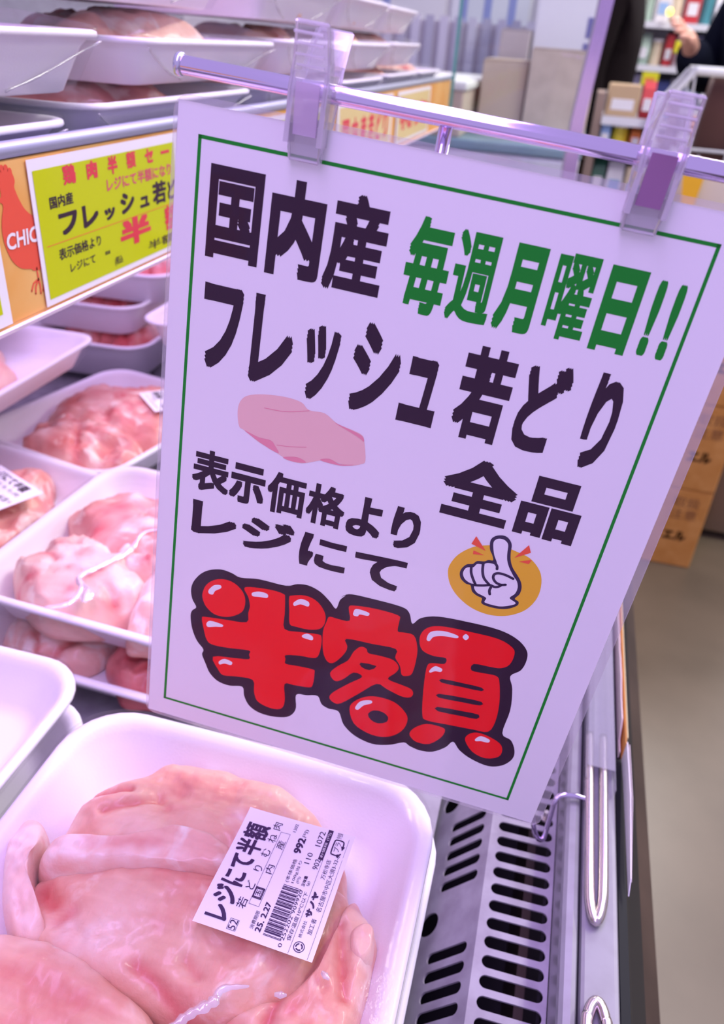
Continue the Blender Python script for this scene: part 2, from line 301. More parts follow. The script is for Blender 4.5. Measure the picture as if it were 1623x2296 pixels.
# shelf over the lower deck
b = MB(); b.box(-0.95, -0.312, Y0, Y1, -0.094, -0.088); b.build('shelf', shelf_steel, case)
b = MB(); b.prism([(-0.315, -0.094), (-0.315, -0.066), (-0.312, -0.0625), (-0.308, -0.062), (-0.3055, -0.0645), (-0.305, -0.0700), (-0.3095, -0.0700), (-0.3095, -0.094)], 'y', Y0, Y1); fix_normals(b.build('shelf_edge', shelf_steel, case, True))
b = MB(); b.tube([(-0.335, Y0 + 0.02, -0.166), (-0.335, Y1 - 0.03, -0.166)], 0.006, 12); b.build('led_tube', led_m, case)
b = MB(); b.box(-0.352, -0.318, Y0, Y1, -0.158, -0.148); b.box(-0.352, -0.348, Y0, Y1, -0.148, -0.094); b.build('lamp_housing', white_steel, case)
# price rail on the shelf front
b = MB(); b.box(-0.309, -0.3062, Y0, Y1, -0.162, -0.071); b.build('price_rail', strip_m, case)
b = MB(); b.prism([(-0.309, -0.162), (-0.302, -0.162), (-0.300, -0.159), (-0.3015, -0.158), (-0.3035, -0.1605), (-0.309, -0.1605)], 'y', Y0, Y1); b.build('price_rail_foot', mat('pale_rail_foot', (0.86, 0.78, 0.86), 0.3), case)
b = MB(); b.box(-0.3022, -0.3016, Y0, Y1, -0.160, -0.0705); b.box(-0.309, -0.3016, Y0, Y1, -0.0705, -0.0695); b.build('price_rail_cover', acryl_thin, case)
# end of the case: glass pane and its bright trim
b = MB(); b.box(-0.300, -0.012, 1.985, 1.993, -0.42, 0.30); b.build('end_glass', glass_m, case)
b = MB(); b.box(-0.306, -0.300, 1.984, 1.994, -0.42, 0.30); b.build('end_glass_edge', glass_edge, case)
b = MB(); b.prism([(-0.012, 0.30), (0.0245, 0.30), (0.0105, 0.06), (-0.0005, -0.13), (0.012, -0.50), (-0.024, -0.50), (-0.028, -0.13), (-0.0165, 0.06)], 'y', 1.975, 2.005)
fix_normals(b.build('end_post', mat('mirror_trim', (0.60, 0.46, 0.66), 0.16, 0.9), case))
b = MB(); b.prism([(-0.0135, 0.30), (-0.0105, 0.30), (-0.0165, 0.06), (-0.028, -0.13), (-0.024, -0.50), (-0.028, -0.50), (-0.0325, -0.13), (-0.0205, 0.06)], 'y', 1.970, 2.0)
fix_normals(b.build('end_post_edge', white_steel, case))

# ---- printed strip, cards in the price rail
def card_root(name, y, z, x=-0.3055):
    r = root(name, (x, y, z)); r.rotation_euler = (math.pi / 2, 0, math.pi / 2); return r
def card_plate(r, name, u0, u1, v0, v1, m, n=0.0):
    b = MB(); b.box(u0, u1, v0, v1, n, n + 0.0003); return b.build(name, m, r)
# all card numbers are metres from (y = 0.4, z = 0)
hen = tag(card_root('hen_card', 0.4, 0), 'amber rail card with a red hen silhouette left of the yellow sale card', 'card')
card_plate(hen, 'card', -0.0135, 0.060, -0.158, -0.0715, strip_m)
hp = [(-4.4, -76.4), (-0.1, -74.7), (4.5, -75.5), (7.8, -77.8), (9.2, -82.0), (7.9, -84.8), (8.3, -87.1), (10.5, -92.2), (13.8, -97.5), (18.1, -101.2), (22.8, -103.8), (29.3, -108.7), (40, -110), (50, -104), (56, -106), (52, -116), (44, -126), (32, -132), (23.0, -134.1), (13.6, -133.3), (12.3, -132.0), (3.2, -129.6), (-2.9, -125.1), (-6.4, -119.4), (-8.5, -112.2), (-8.6, -105.6), (-6.9, -99.5), (-4.6, -94.6), (-4.9, -92.2), (-8.8, -90.5), (-9.1, -89.9), (-4.9, -88.7), (-4.6, -84.2), (-5.7, -81.3)]
b = MB(); b.flat(smooth_loop([(p[0] / 1000, p[1] / 1000) for p in hp], 3), 0.0006)
for q in ([(16.9, -132.5), (17.3, -139.5)], [(17.3, -139), (12, -140.5), (9, -144.5)], [(17.3, -139), (13.5, -143), (12.5, -147)], [(17.3, -139), (18, -143), (17.5, -148)], [(27, -132), (27.5, -140)], [(27.5, -140), (22, -142), (20, -147)], [(27.5, -140), (26, -146), (25, -150)]):
    stroke(b, [(p[0] / 1000, p[1] / 1000) for p in q], 0.0013, 0.0006)
for c in ((-3.5, -76.5), (-0.5, -74.8), (3, -75), (6, -77)): b.flat([(c[0] / 1000 + 0.002 * math.cos(a), c[1] / 1000 + 0.0022 * math.sin(a)) for a in [j * math.pi / 6 for j in range(12)]], 0.00061)
b.build('hen_print', mat('hen_red_ink', (0.80, 0.085, 0.04), 0.5), hen)
b = MB(); lettering(b, 'CHICKEN', -0.0072, -0.1175, 0.046, -0.1085, 0.0009, 0.022, 0.10); b.build('lettering', paper_m, hen)
sale = tag(card_root('sale_card', 0.4, 0), 'white and yellow half price chicken sale card beside the red hen', 'card')
card_plate(sale, 'card', 0.0205, 0.215, -0.1575, -0.0725, paper_m, 0.0012)
b = MB(); b.flat([(0.0245, -0.1537), (0.205, -0.1537), (0.205, -0.0788), (0.0245, -0.0788)], 0.0017); b.build('yellow_field', yellow_ink, sale)
def put_all(rt, items, z, m, name):
    for t in items:
        b = MB(); lettering(b, t[0], t[1] / 1000, t[2] / 1000, t[3] / 1000, t[4] / 1000, z, t[5] if len(t) > 5 else 0.02); b.build(name, m, rt)
put_all(sale, [('鶏', 54.0, -90.4, 67.9, -79.1, .03), ('肉', 80.6, -90.5, 93.3, -79.7, .045), ('半', 106.4, -90.7, 119.0, -79.4, .045), ('額', 131.3, -89.8, 144.3, -79.0, .03), ('セ', 158.0, -89.4, 170.5, -79.8, .045), ('ー', 182.5, -85.4, 196.2, -83.2), ('半', 114.3, -141.1, 159.1, -122.6, .05), ('額', 182, -141.1, 205, -122.6, .03)], 0.0019, pink_ink, 'printed_character')
put_all(sale, [('レジにて半額になり', 103.0, -101.2, 197.5, -92.6, .02)], 0.0019, mag_ink, 'printed_line')
put_all(sale, [('国内産', 36.8, -101.9, 62.0, -94.8, .025), ('フ', 43.9, -118.8, 64.4, -105.8, .04), ('レ', 70.2, -119.0, 89.2, -105.2, .04), ('ッ', 96.7, -118.8, 110.4, -111.2, .045), ('シ', 118.5, -118.3, 137.9, -104.7, .04), ('ュ', 145.7, -118.2, 159.9, -110.7, .045), ('若', 165.6, -119.4, 187.4, -103.3, .035), ('ど', 190, -119, 204, -105, .04), ('半額', 153.3, -150.3, 196, -143.5, .01), ('表示価格より', 39.4, -133.0, 88.6, -125.9, .015), ('レジにて', 49.7, -142.5, 79.6, -137.0, .012), ('税抜', 92.2, -140.7, 99.1, -138.2, .02), ('(税込', 103.8, -151.0, 114.9, -144.6, .01)], 0.0019, ink, 'printed_character')
b = MB(); b.flat([(0.0282, -0.1225), (0.204, -0.1225), (0.204, -0.1221), (0.0282, -0.1221)], 0.0019); b.build('rule_line', orange_ink, sale)
nb = tag(card_root('sale_card', 0.4, 0), 'white and yellow rail card cut off at the left edge, before the hen', 'card')
card_plate(nb, 'card', -0.21, -0.0140, -0.1575, -0.0725, paper_m, 0.0012)
b = MB(); b.flat([(-0.20, -0.150), (-0.0215, -0.150), (-0.0215, -0.0788), (-0.20, -0.0788)], 0.0017); b.build('yellow_field', yellow_ink, nb)
for i, (u0, u1, words, lab) in enumerate([(0.30, 0.62, '鶏肉半額', 'pale yellow rail card seen just left of the first sign clip foot'), (0.66, 0.98, '国内産若どり', 'cream rail card with red lettering in the middle of the far rail'), (1.02, 1.32, '特売', 'cream rail card with red lettering at the far end of the rail')]):
    f = tag(card_root('sale_card', 0.4, 0), lab, 'card')
    card_plate(f, 'card', u0, u1, -0.155, -0.0745, paper_m if i else paper_m, 0.0012)
    b = MB(); b.flat([(u0 + 0.01, -0.150), (u1 - 0.01, -0.150), (u1 - 0.01, -0.080), (u0 + 0.01, -0.080)], 0.0017); b.build('yellow_field', yellow_ink if i == 0 else mat('cream_ink', (0.74, 0.62, 0.26), 0.5), f)
    b = MB(); n = len(words); w_ = (u1 - u0 - 0.04) / n
    for j, ch in enumerate(words): lettering(b, ch, u0 + 0.02 + j * w_ + 0.006, -0.135, u0 + 0.02 + (j + 1) * w_ - 0.006, -0.095, 0.0019, 0.035)
    b.build('lettering', pink_ink, f)

# ================================================================ trays of chicken
def rrect(w, l, r, z, n=7):
    w = max(w, 0.002); l = max(l, 0.002); r = min(r, w / 2 - 1e-4, l / 2 - 1e-4); out = []
    for cx, cy, a0 in ((w / 2 - r, l / 2 - r, 0), (-w / 2 + r, l / 2 - r, 90), (-w / 2 + r, -l / 2 + r, 180), (w / 2 - r, -l / 2 + r, 270)):
        for j in range(n + 1):
            a = math.radians(a0 + 90 * j / n); out.append((cx + r * math.cos(a), cy + r * math.sin(a), z))
    return out
TRAYS = {}
def tray_geo(w, l, h, r):
    k = ('t', round(w, 4), round(l, 4), round(h, 4), r)
    if k not in TRAYS:
        g = lambda d, z, rr=None: rrect(w - 2 * d, l - 2 * d, max(r - d * 0.6, 0.006), z)
        b = MB(); b.rings([g(0.024, 0.0), g(0.0215, 0.0012), g(0.010, h - 0.010), g(0.0055, h - 0.0045), g(0.001, h - 0.0042), g(0.0, h - 0.0030), g(0.0004, h - 0.0008), g(0.0022, h), g(0.0052, h - 0.0002), g(0.0080, h - 0.0018), g(0.0100, h - 0.006), g(0.0225, 0.0085), g(0.0265, 0.0048), g(0.032, 0.0040)])
        me = bpy.data.meshes.new('foam_tray'); me.from_pydata(b.v, [], b.f); me.polygons.foreach_set('use_smooth', [True] * len(me.polygons)); me.materials.append(foam); TRAYS[k] = me
    return TRAYS[k]
def dome(x, y, w, l, h, bulge):
    s = max(abs(x) / (w / 2), abs(y) / (l / 2)); s = min(s, 1.0); return h + 0.0008 + bulge * (1 - s ** 2.6)
def film_geo(w, l, h, r, bulge, seed):
    k = ('f', round(w, 4), round(l, 4), round(h, 4), r, round(bulge, 4), seed % 3)
    if k not in TRAYS:
        b = MB(); rs = []
        for i in range(11):
            s = max(i / 10, 0.02); ring = []
            for p in rrect(w * s + 0.0006, l * s + 0.0006, r * s + 0.0004, 0, 9):
                z = dome(p[0], p[1], w, l, h, bulge) + (0.0011 * noise.noise(Vector((p[0] * 30, p[1] * 70, seed * 3.1))) * (1 - s * 0.8) if i < 10 else 0.0)
                ring.append((p[0], p[1], z))
            rs.append(ring)
        for d, z in ((-0.0006, h - 0.004), (0.004, h - 0.011), (0.012, 0.010), (0.018, 0.0012)):
            rs.append([(p[0], p[1], z + 0.0012 * noise.noise(Vector((p[0] * 90, p[1] * 90, seed)))) for p in rrect(w - 2 * d, l - 2 * d, max(r - d, 0.006), 0, 9)])
        b.rings(rs, True, True, False)
        me = bpy.data.meshes.new('film'); me.from_pydata(b.v, [], b.f); me.polygons.foreach_set('use_smooth', [True] * len(me.polygons)); me.materials.append(film); TRAYS[k] = me
    return TRAYS[k]
def meat_geo(outline, base, hgt, seed, rough=0.004, ceil=None, nt=96, nr=20, k=6, creases=(), blood=(), fat=(), steep=3.2):
    """fleshy pillow over a star-shaped outline; ceil(x, y) is the film that presses on it"""
    cx = sum(p[0] for p in outline) / len(outline); cy = sum(p[1] for p in outline) / len(outline)
    bl = []; ft = []; lp = smooth_loop(outline, k); lp = [(p[0] - cx, p[1] - cy) for p in lp]
    step = max(1, len(lp) // nt); lp = lp[::step] if step > 1 else lp; n = len(lp); rs = []
    for i in range(nr + 1):
        t = i / nr; s = math.sin(t * math.pi / 2) ** 0.9 if i else 0.015; ring = []
        for (x, y) in lp:
            px, py = x * s, y * s; q = Vector(((px + cx) * 26, (py + cy) * 26, seed * 5.3))
            prof = (1 - s ** steep) ** (1 / 2.2)
            z = base + hgt * prof * (0.86 + 0.22 * noise.noise(q * 0.8))
            edge = min(1.0, prof * 2.0); rd = 0.0; fv = 0.0
            z += edge * rough * (noise.noise(q * 1.7) + 0.5 * noise.noise(q * 4.0 + Vector((9, 3, 1))) + 0.22 * noise.noise(q * 10))
            for (ax, ay, bx, by, wd, dp) in creases:
                ex, ey = bx - ax, by - ay; u = max(0, min(1, ((px + cx - ax) * ex + (py + cy - ay) * ey) / (ex * ex + ey * ey)))
                d = math.hypot(px + cx - ax - u * ex, py + cy - ay - u * ey); z -= edge * dp * math.exp(-(d / wd) ** 2); rd = max(rd, math.exp(-(d / (wd * 0.8)) ** 2) * min(0.75, dp / 0.005))
            for (sx, sy, sr, sv) in blood: rd = max(rd, sv * math.exp(-(((px + cx - sx) ** 2 + (py + cy - sy) ** 2) / sr ** 2)) * (0.8 + 0.6 * noise.noise(q * 6)))
            for (sx, sy, sr, sv) in fat:
                g = sv * math.exp(-(((px + cx - sx) ** 2 + (py + cy - sy) ** 2) / sr ** 2)); fv = max(fv, g * (0.8 + 0.7 * noise.noise(q * 7))); z += edge * 0.0016 * g * (0.6 + noise.noise(q * 9))
            bl.append(max(0, min(1, rd))); ft.append(max(0, min(1, fv)))
            j = 1 + (0.05 * noise.noise(q * 2.2) if s > 0.6 else 0)
            if ceil: z = min(z, ceil(px + cx, py + cy) - 0.0012 - 0.0006 * (1 + noise.noise(q * 9)))
            ring.append((px * j, py * j, max(z, base)))
        rs.append(ring)
    rs.append([(x * 0.93, y * 0.93, base - 0.0015) for (x, y) in lp])
    bl += [0.0] * len(lp); ft += [0.0] * len(lp); b = MB(); b.rings(rs); b.paint = (bl, ft); return b, cx, cy
def paint(o, b):
    for n, vals in zip(('blood', 'fat'), b.paint):
        a = o.data.attributes.new(n, 'FLOAT', 'POINT'); a.data.foreach_set('value', vals)
    return o
GROUP_LOW = 'wrapped chicken trays on the lower deck'; GROUP_UP = 'wrapped chicken trays on the shelf'
def ell(cx, cy, rx, ry, rot, seed, n=14):
    rnd = random.Random(seed); out = []
    for i in range(n):
        a = 2 * math.pi * i / n; k = 1 + rnd.uniform(-0.13, 0.13); x, y = rx * k * math.cos(a), ry * k * math.sin(a)
        out.append((cx + x * math.cos(rot) - y * math.sin(rot), cy + x * math.sin(rot) + y * math.cos(rot)))
    return out
def small_label(parent, x, y, rot, zf, seed, words='若どりもも肉', price='615', w=0.060, l=0.052):
    lo = bpy.data.objects.new('price_label', None); COL.objects.link(lo); lo.parent = parent; lo.location = (x, y, zf); lo.rotation_euler = (0, 0, rot)
    b = MB(); b.box(-w / 2, w / 2, -l / 2, l / 2, 0, 0.00025); b.build('label_paper', label_m, lo)
    b = MB(); z = 0.0004
    L = lambda s, u0, v0, u1, v1, bo=0.02: lettering(b, s, -w / 2 + u0 * w, -l / 2 + v0 * l, -w / 2 + u1 * w, -l / 2 + v1 * l, z, bo)
    L('レジにて半額', 0.06, 0.78, 0.82, 0.95, 0.03); L(words, 0.12, 0.66, 0.86, 0.74, 0.0); L('25. 2.27', 0.06, 0.48, 0.30, 0.56, 0.02)
    L(price, 0.70, 0.47, 0.86, 0.57, 0.03); L('円', 0.88, 0.49, 0.94, 0.55, 0.0); L('名古屋市中区大須3-33-6', 0.35, 0.09, 0.92, 0.14, 0.0); L('サノヤ', 0.30, 0.17, 0.50, 0.24, 0.03); L('加工者', 0.14, 0.10, 0.28, 0.15, 0.0)
    L('保存温度10℃以下', 0.08, 0.24, 0.44, 0.28, 0.0)
    rnd = random.Random(seed); u = 0.06
    while u < 0.44:
        d = rnd.choice((0.006, 0.010, 0.015)); b.flat([(-w / 2 + u * w, -l / 2 + 0.30 * l), (-w / 2 + (u + d) * w, -l / 2 + 0.30 * l), (-w / 2 + (u + d) * w, -l / 2 + 0.45 * l), (-w / 2 + u * w, -l / 2 + 0.45 * l)], z); u += d + rnd.choice((0.006, 0.009, 0.013))
    b.flat([(-w / 2 + 0.72 * w, -l / 2 + 0.24 * l), (-w / 2 + 0.95 * w, -l / 2 + 0.24 * l), (-w / 2 + 0.95 * w, -l / 2 + 0.29 * l), (-w / 2 + 0.72 * w, -l / 2 + 0.29 * l)], z)
    b.build('label_print', ink, lo); return lo
def tray(label, x0, x1, y0, y1, zr, h, rz=0.0, r=0.030, bulge=0.010, wrap=True, group=GROUP_LOW, meats=(), seed=0, lab=None):
    w, l = x1 - x0, y1 - y0; t = tag(root('chicken_tray', ((x0 + x1) / 2, (y0 + y1) / 2, zr - h), rz), label, 'tray', group)
    link('foam_tray', tray_geo(w, l, h, r), foam, t)
    if wrap: link('film', film_geo(w, l, h, r, bulge, seed), film, t)
    M = Matrix.Rotation(rz, 4, 'Z')
    for i, (ml, outl, mm, hg, rg) in enumerate(meats):
        rr = random.Random(seed * 7 + i); sp = lambda n, r0, r1, v: [(lambda a, k: (sum(p[0] for p in outl) / len(outl) + k * (max(p[0] for p in outl) - min(p[0] for p in outl)) * 0.5 * math.cos(a), sum(p[1] for p in outl) / len(outl) + k * (max(p[1] for p in outl) - min(p[1] for p in outl)) * 0.5 * math.sin(a), rr.uniform(r0, r1), rr.uniform(0.5, v)))(rr.uniform(0, 6.3), rr.uniform(0.1, 0.9)) for _ in range(n)]
        ss = sp(5, 0, 0, 1); cr = [(ss[0][0], ss[0][1], ss[1][0], ss[1][1], .005, .005), (ss[2][0], ss[2][1], ss[3][0], ss[3][1], .004, .0045), (ss[1][0], ss[1][1], ss[4][0], ss[4][1], .003, .003)]
        b, cx, cy = meat_geo(outl, 0.0055, hg, seed + i * 1.7, rg, lambda x, y: dome(x, y, w, l, h, bulge), creases=cr, blood=sp(7, .004, .010, 1.0), fat=sp(7, .004, .012, 1.0))
        o = paint(b.build('chicken_piece', mm, None, True, M @ Vector((cx, cy, 0)) + t.location), b); o.rotation_euler = (0, 0, rz); tag(o, ml, 'meat', 'pieces of raw chicken in the trays')
    if lab: small_label(t, lab[0], lab[1], lab[2], max(dome(lab[0] + a, lab[1] + c, w, l, h, bulge) for a in (-0.02, 0.02) for c in (-0.02, 0.02)) + 0.0012, seed, *lab[3:])
    return t
def thighs(where, w, l, seed, m1=None, m2=None, hg=0.036):
    return [('raw thigh at the left of ' + where, ell(-w * 0.17, 0.0, w * 0.22, l * 0.35, 0.1, seed), m1 or thigh_m, hg, 0.006),
            ('raw thigh at the right of ' + where, ell(w * 0.16, 0.005, w * 0.23, l * 0.34, -0.15, seed + 3), m2 or thigh_m, hg, 0.006)]
def one(what, w, l, seed, m=None, hg=0.034): return [(what, ell(0, 0, w * 0.37, l * 0.37, 0.2, seed), m or thigh_m, hg, 0.005)]

# ---- nearest tray: breast fillets, label
FX, FY, FZ, FH = -0.113, 0.152, -0.345, 0.036
t = tray('nearest big tray of breast fillets with the price label, below the sign', -0.219, -0.007, 0.014, 0.290, FZ, FH, 0, 0.036, 0.0085, True, GROUP_LOW, (), 1)
fg = t
fceil = lambda x, y: dome(x, y, 0.212, 0.276, FH, 0.0085)
def fillet(name, pts, m, hgt, seed, label, rough=0.003, base=0.006, creases=(), ceil=fceil, blood=(), fat=()):
    ol = [((p[0] / 1000 - FX), (p[1] / 1000 - FY)) for p in pts]
    cr = [(a / 1000 - FX, b_ / 1000 - FY, c / 1000 - FX, d / 1000 - FY, wd, dp) for a, b_, c, d, wd, dp in creases]
    loc_ = lambda L: [(a / 1000 - FX, c / 1000 - FY, r, v) for a, c, r, v in L]
    b, cx, cy = meat_geo(ol, base, hgt, seed, rough, ceil, 150, 44, 10, cr, loc_(blood), loc_(fat), 6.0)
    o = paint(b.build(name, m, None, True, Vector((FX + cx, FY + cy, FZ - FH + H))), b); return tag(o, label, 'meat', 'pieces of raw chicken in the trays')
fillet('chicken_breast', [(-193, 216), (-193, 228), (-186, 241), (-173, 256), (-160, 267), (-139, 273), (-114, 274), (-92, 271), (-71, 263), (-56, 250), (-43, 233), (-42, 215), (-69, 205), (-108, 204), (-141, 204), (-168, 200), (-187, 203)], breast_m, 0.0365, 2.1, 'pink breast fillet at the back of the nearest tray', 0.0032, creases=((-187, 232, -168, 240, .003, .0045), (-172, 224, -150, 238, .003, .003), (-150, 241, -141, 232, .003, .002), (-90, 240, -60, 222, .005, .003)), blood=((-143, 233, .005, .5), (-95, 240, .006, .35), (-70, 238, .008, .4), (-120, 218, .010, .25)), fat=((-105, 237, .006, .8), (-98, 230, .006, .9), (-190, 212, .004, .7), (-150, 212, .012, .4)))
fillet('chicken_breast', [(-192, 188), (-165, 201), (-112, 211), (-81, 217), (-43, 225), (-33, 205), (-36, 187), (-50, 165), (-72, 150), (-106, 146), (-141, 150), (-166, 152), (-184, 168)], breast_m, 0.038, 4.4, 'wide breast fillet in the middle of the nearest tray under the label', 0.0036, creases=((-180, 182, -172, 176, .006, .006), (-166, 168, -160, 174, .004, .003), (-120, 160, -92, 149, .0035, .0035), (-100, 167, -92, 162, .003, .0025)), blood=((-179, 179, .006, .95), (-171, 178, .006, .95), (-163, 170, .005, .6), (-60, 176, .004, .4), (-96, 152, .006, .6)), fat=((-186, 172, .006, .6), (-159, 165, .008, .8), (-145, 163, .009, .8), (-137, 170, .012, .5), (-165, 199, .008, .5), (-140, 166, .012, .6)))
fillet('chicken_tenderloin', [(-193, 192), (-190, 203), (-170, 208), (-144, 217), (-129, 227), (-106, 229), (-86, 221), (-76, 213), (-100, 206), (-131, 200), (-162, 192), (-184, 187)], tender_m, 0.0415, 6.2, 'pale tenderloin strip lying across the middle fillet', 0.002, creases=((-170, 200, -135, 210, .004, .002),), ceil=lambda x, y: fceil(x, y) + 0.0006, fat=((-184, 194, .006, .9), (-172, 197, .006, .9), (-160, 198, .006, .95), (-148, 200, .006, .95), (-135, 202, .006, .95), (-122, 204, .006, .8)))
fillet('fat_flap', [(-213, 199), (-212, 214), (-203, 215), (-194, 204), (-192, 191), (-181, 175), (-166, 163), (-170, 154), (-182, 157), (-199, 174)], fat_m, 0.037, 8.8, 'whitish fatty flap at the left wall of the nearest tray', 0.0035, fat=((-210, 209, .010, .8), (-205, 195, .008, .8), (-198, 185, .008, .9), (-188, 172, .008, .9), (-176, 160, .008, .9)))
fillet('chicken_breast', [(-206, 128), (-200, 148), (-186, 158), (-165, 163), (-147, 161), (-127, 155), (-106, 146), (-88, 130), (-80, 105), (-86, 70), (-120, 45), (-170, 44), (-202, 70)], breast_m, 0.041, 10.3, 'peach breast fillet in the bottom left corner of the picture', 0.0022, creases=((-190, 140, -120, 138, .005, .0015), (-196, 128, -170, 124, .004, .002)), blood=((-200, 132, .006, .3), (-150, 120, .014, .2)), fat=((-165, 158, .007, .7), (-150, 158, .007, .8), (-138, 156, .006, .7), (-185, 153, .008, .6)))
fillet('chicken_breast', [(-54, 168), (-44, 187), (-39, 222), (-30, 216), (-22, 204), (-21, 192), (-21, 177), (-22, 140), (-26, 100), (-45, 74), (-76, 80), (-92, 118), (-80, 148)], breast_m, 0.039, 12.9, 'breast fillet along the right wall of the nearest tray', 0.0036, creases=((-52, 178, -58, 150, .003, .004), (-75, 150, -40, 130, .004, .003), (-40, 200, -30, 170, .003, .003)), blood=((-50, 190, .004, .7), (-43, 194, .004, .6), (-48, 159, .004, .6), (-41, 153, .005, .5)), fat=((-24, 188, .005, .7), (-23, 175, .005, .6), (-30, 208, .005, .6)))
fillet('fat_lump', [(-36, 199), (-30, 206), (-24, 204), (-22, 192), (-26, 184), (-33, 188)], fat_m, 0.0405, 15.0, 'small pale yellow fat lump right of the label', 0.001, ceil=lambda x, y: fceil(x, y) + 0.0006)

def film_fold_glint(parent, pts, wd, name='film_fold_glint'):
    """gathered pleat of the stretch film: a low ridge with an uneven crest, its highlight painted milky white"""
    p = smooth_loop(pts, 6, False); b = MB(); rs = []
    for i, c in enumerate(p):
        a, e = Vector(p[max(i - 1, 0)]), Vector(p[min(i + 1, len(p) - 1)]); d = (e - a).normalized(); s_ = Vector((-d.y, d.x, 0)); w = wd * (0.5 + 0.9 * abs(noise.noise(Vector((i * 0.31, wd * 900, 2))))) * math.sin(math.pi * (i + 0.6) / (len(p) + 0.2)) ** 0.5; c = Vector(c)
        rs.append([c - s_ * w - Vector((0, 0, .0006)), c - s_ * w * 0.3 + Vector((0, 0, w * .5)), c + s_ * w * 0.2 + Vector((0, 0, w * .7)), c + s_ * w - Vector((0, 0, .0006))])
    b.rings(rs, False, False, False); return b.build(name, fold_glint_m, parent, True)
zf = FH + 0.0085
film_fold_glint(fg, [(-68 / 1000 - FX, 160 / 1000 - FY, zf), (-78 / 1000 - FX, 156 / 1000 - FY, zf), (-80 / 1000 - FX, 150 / 1000 - FY, zf), (-86 / 1000 - FX, 144 / 1000 - FY, zf), (-91 / 1000 - FX, 137 / 1000 - FY, zf), (-96 / 1000 - FX, 126 / 1000 - FY, zf)], 0.0032)
film_fold_glint(fg, [(-57 / 1000 - FX, 160 / 1000 - FY, zf), (-52 / 1000 - FX, 161 / 1000 - FY, zf)], 0.0018)
film_fold_glint(fg, [(-41 / 1000 - FX, 174 / 1000 - FY, zf), (-37 / 1000 - FX, 172 / 1000 - FY, zf)], 0.0020)
lab = bpy.data.objects.new('price_label', None); COL.objects.link(lab); lab.parent = fg; lab['label'] = 'white price label reading half price at the register'
O = Vector((-0.1016, 0.1777, 0)); E1 = Vector((0.0020, 0.0634, 0)); E2 = Vector((0.0556, -0.0020, 0))
ux = E1.normalized(); vy = -E2.normalized(); vy = (vy - ux * vy.dot(ux)).normalized()
zl = FH + 0.0085 + 0.0020
lab.matrix_local = Matrix(((ux[0] * E1.length / 0.069, vy[0] * E2.length / 0.060, 0, O[0] - FX), (ux[1] * E1.length / 0.069, vy[1] * E2.length / 0.060, 0, O[1] - FY), (0, 0, 1, zl), (0, 0, 0, 1)))
b = MB(); nx, ny = 14, 12
def lz(u, v): return 0.0009 * math.sin(u * 70 + 0.6) * math.cos(v * 45) - 0.0010
for i in range(nx + 1):
    for j in range(ny + 1): b.v.append((0.069 * i / nx, -0.060 * j / ny, lz(0.069 * i / nx, -0.060 * j / ny)))
for i in range(nx):
    for j in range(ny): q = i * (ny + 1) + j; b.f.append((q, q + 1, q + ny + 2, q + ny + 1))
b.build('label_paper', label_m, lab, True)
LT = [('レジにて半額', 4.5, -15.8, 60.5, -2.6, .028), ('若', 13, -20.9, 18.5, -16.0), ('ど', 23.6, -20.9, 28, -16.4), ('り', 34, -20.9, 37.2, -16.4), ('む', 43, -20.9, 47.6, -16.4), ('ね', 52, -20.9, 57, -16.4), ('肉', 60, -20.9, 64.5, -16.2),
      ('国', 20.6, -26.0, 25.6, -22.0), ('内', 34.6, -26.2, 39.6, -22.2), ('産', 49.4, -26.3, 54.6, -22.2), ('52', 2.0, -20.7, 6.7, -17.0), ('消費期限', 5.4, -28.6, 14.6, -26.6), ('25. 2.27', 5.0, -32.3, 20.3, -29.4, .02), ('0 252202 909920', 1.7, -44.2, 31.5, -42.4),
      ('(本体価格', 33.3, -36.0, 46.6, -33.6), ('992', 50.0, -35.9, 59.4, -31.9, .03), ('円)', 60.2, -35.8, 65.0, -33.4), ('100g当り', 33.7, -38.7, 46.6, -36.7), ('110', 46.0, -42.2, 52.4, -39.4), ('(円)', 34.3, -41.0, 38.0, -39.3), ('1302', 61.6, -29.1, 66.6, -27.4), ('正味量', 33.7, -44.0, 39.5, -42.2, .02), ('(g)', 34.6, -46.2, 37.2, -44.5),
      ('902', 44.1, -47.2, 50.0, -44.4), ('1072', 57.2, -44.4, 66.4, -41.4), ('保存温度10℃以下', 6.0, -47.1, 31.5, -45.0), ('株式会社', 9.1, -51.4, 17.7, -49.7), ('サノヤ', 19.6, -52.4, 33.0, -49.2, .06), ('加工者', 11.9, -55.5, 20.0, -53.0), ('万松寺店', 40.3, -52.4, 51.4, -50.0), ('名古屋市中区大須3-33-6', 23.7, -56.0, 54.9, -53.4), ('外包装', 64.8, -53.6, 68.4, -50.6), ('プラ', 56.8, -54.4, 62.6, -51.2)]
b = MB()
for q in LT: lettering(b, q[0], q[1] / 1000, q[2] / 1000, q[3] / 1000, q[4] / 1000, 0, q[5] if len(q) > 5 else 0.0)
def rect(u0, v0, u1, v1): b.flat([(u0 / 1000, v0 / 1000), (u1 / 1000, v0 / 1000), (u1 / 1000, v1 / 1000), (u0 / 1000, v1 / 1000)], 0)
def frame(u0, v0, u1, v1, t_=0.15): rect(u0, v0, u1, v0 + t_); rect(u0, v1 - t_, u1, v1); rect(u0, v0, u0 + t_, v1); rect(u1 - t_, v0, u1, v1)
frame(16.5, -26.9, 59.6, -21.6, 0.16); frame(20.0, -26.4, 26.2, -21.7, 0.5); rect(0.3, -48.15, 50.0, -48.0); rect(0.3, -57.6, 66.0, -57.45); frame(1.6, -21.1, 7.1, -16.6, 0.18)
bits = '1010001110110101100101110100110100011010111001010110011010001110101101001110010110100111010001101011001'
u = 4.6; du = 27.2 / len(bits)
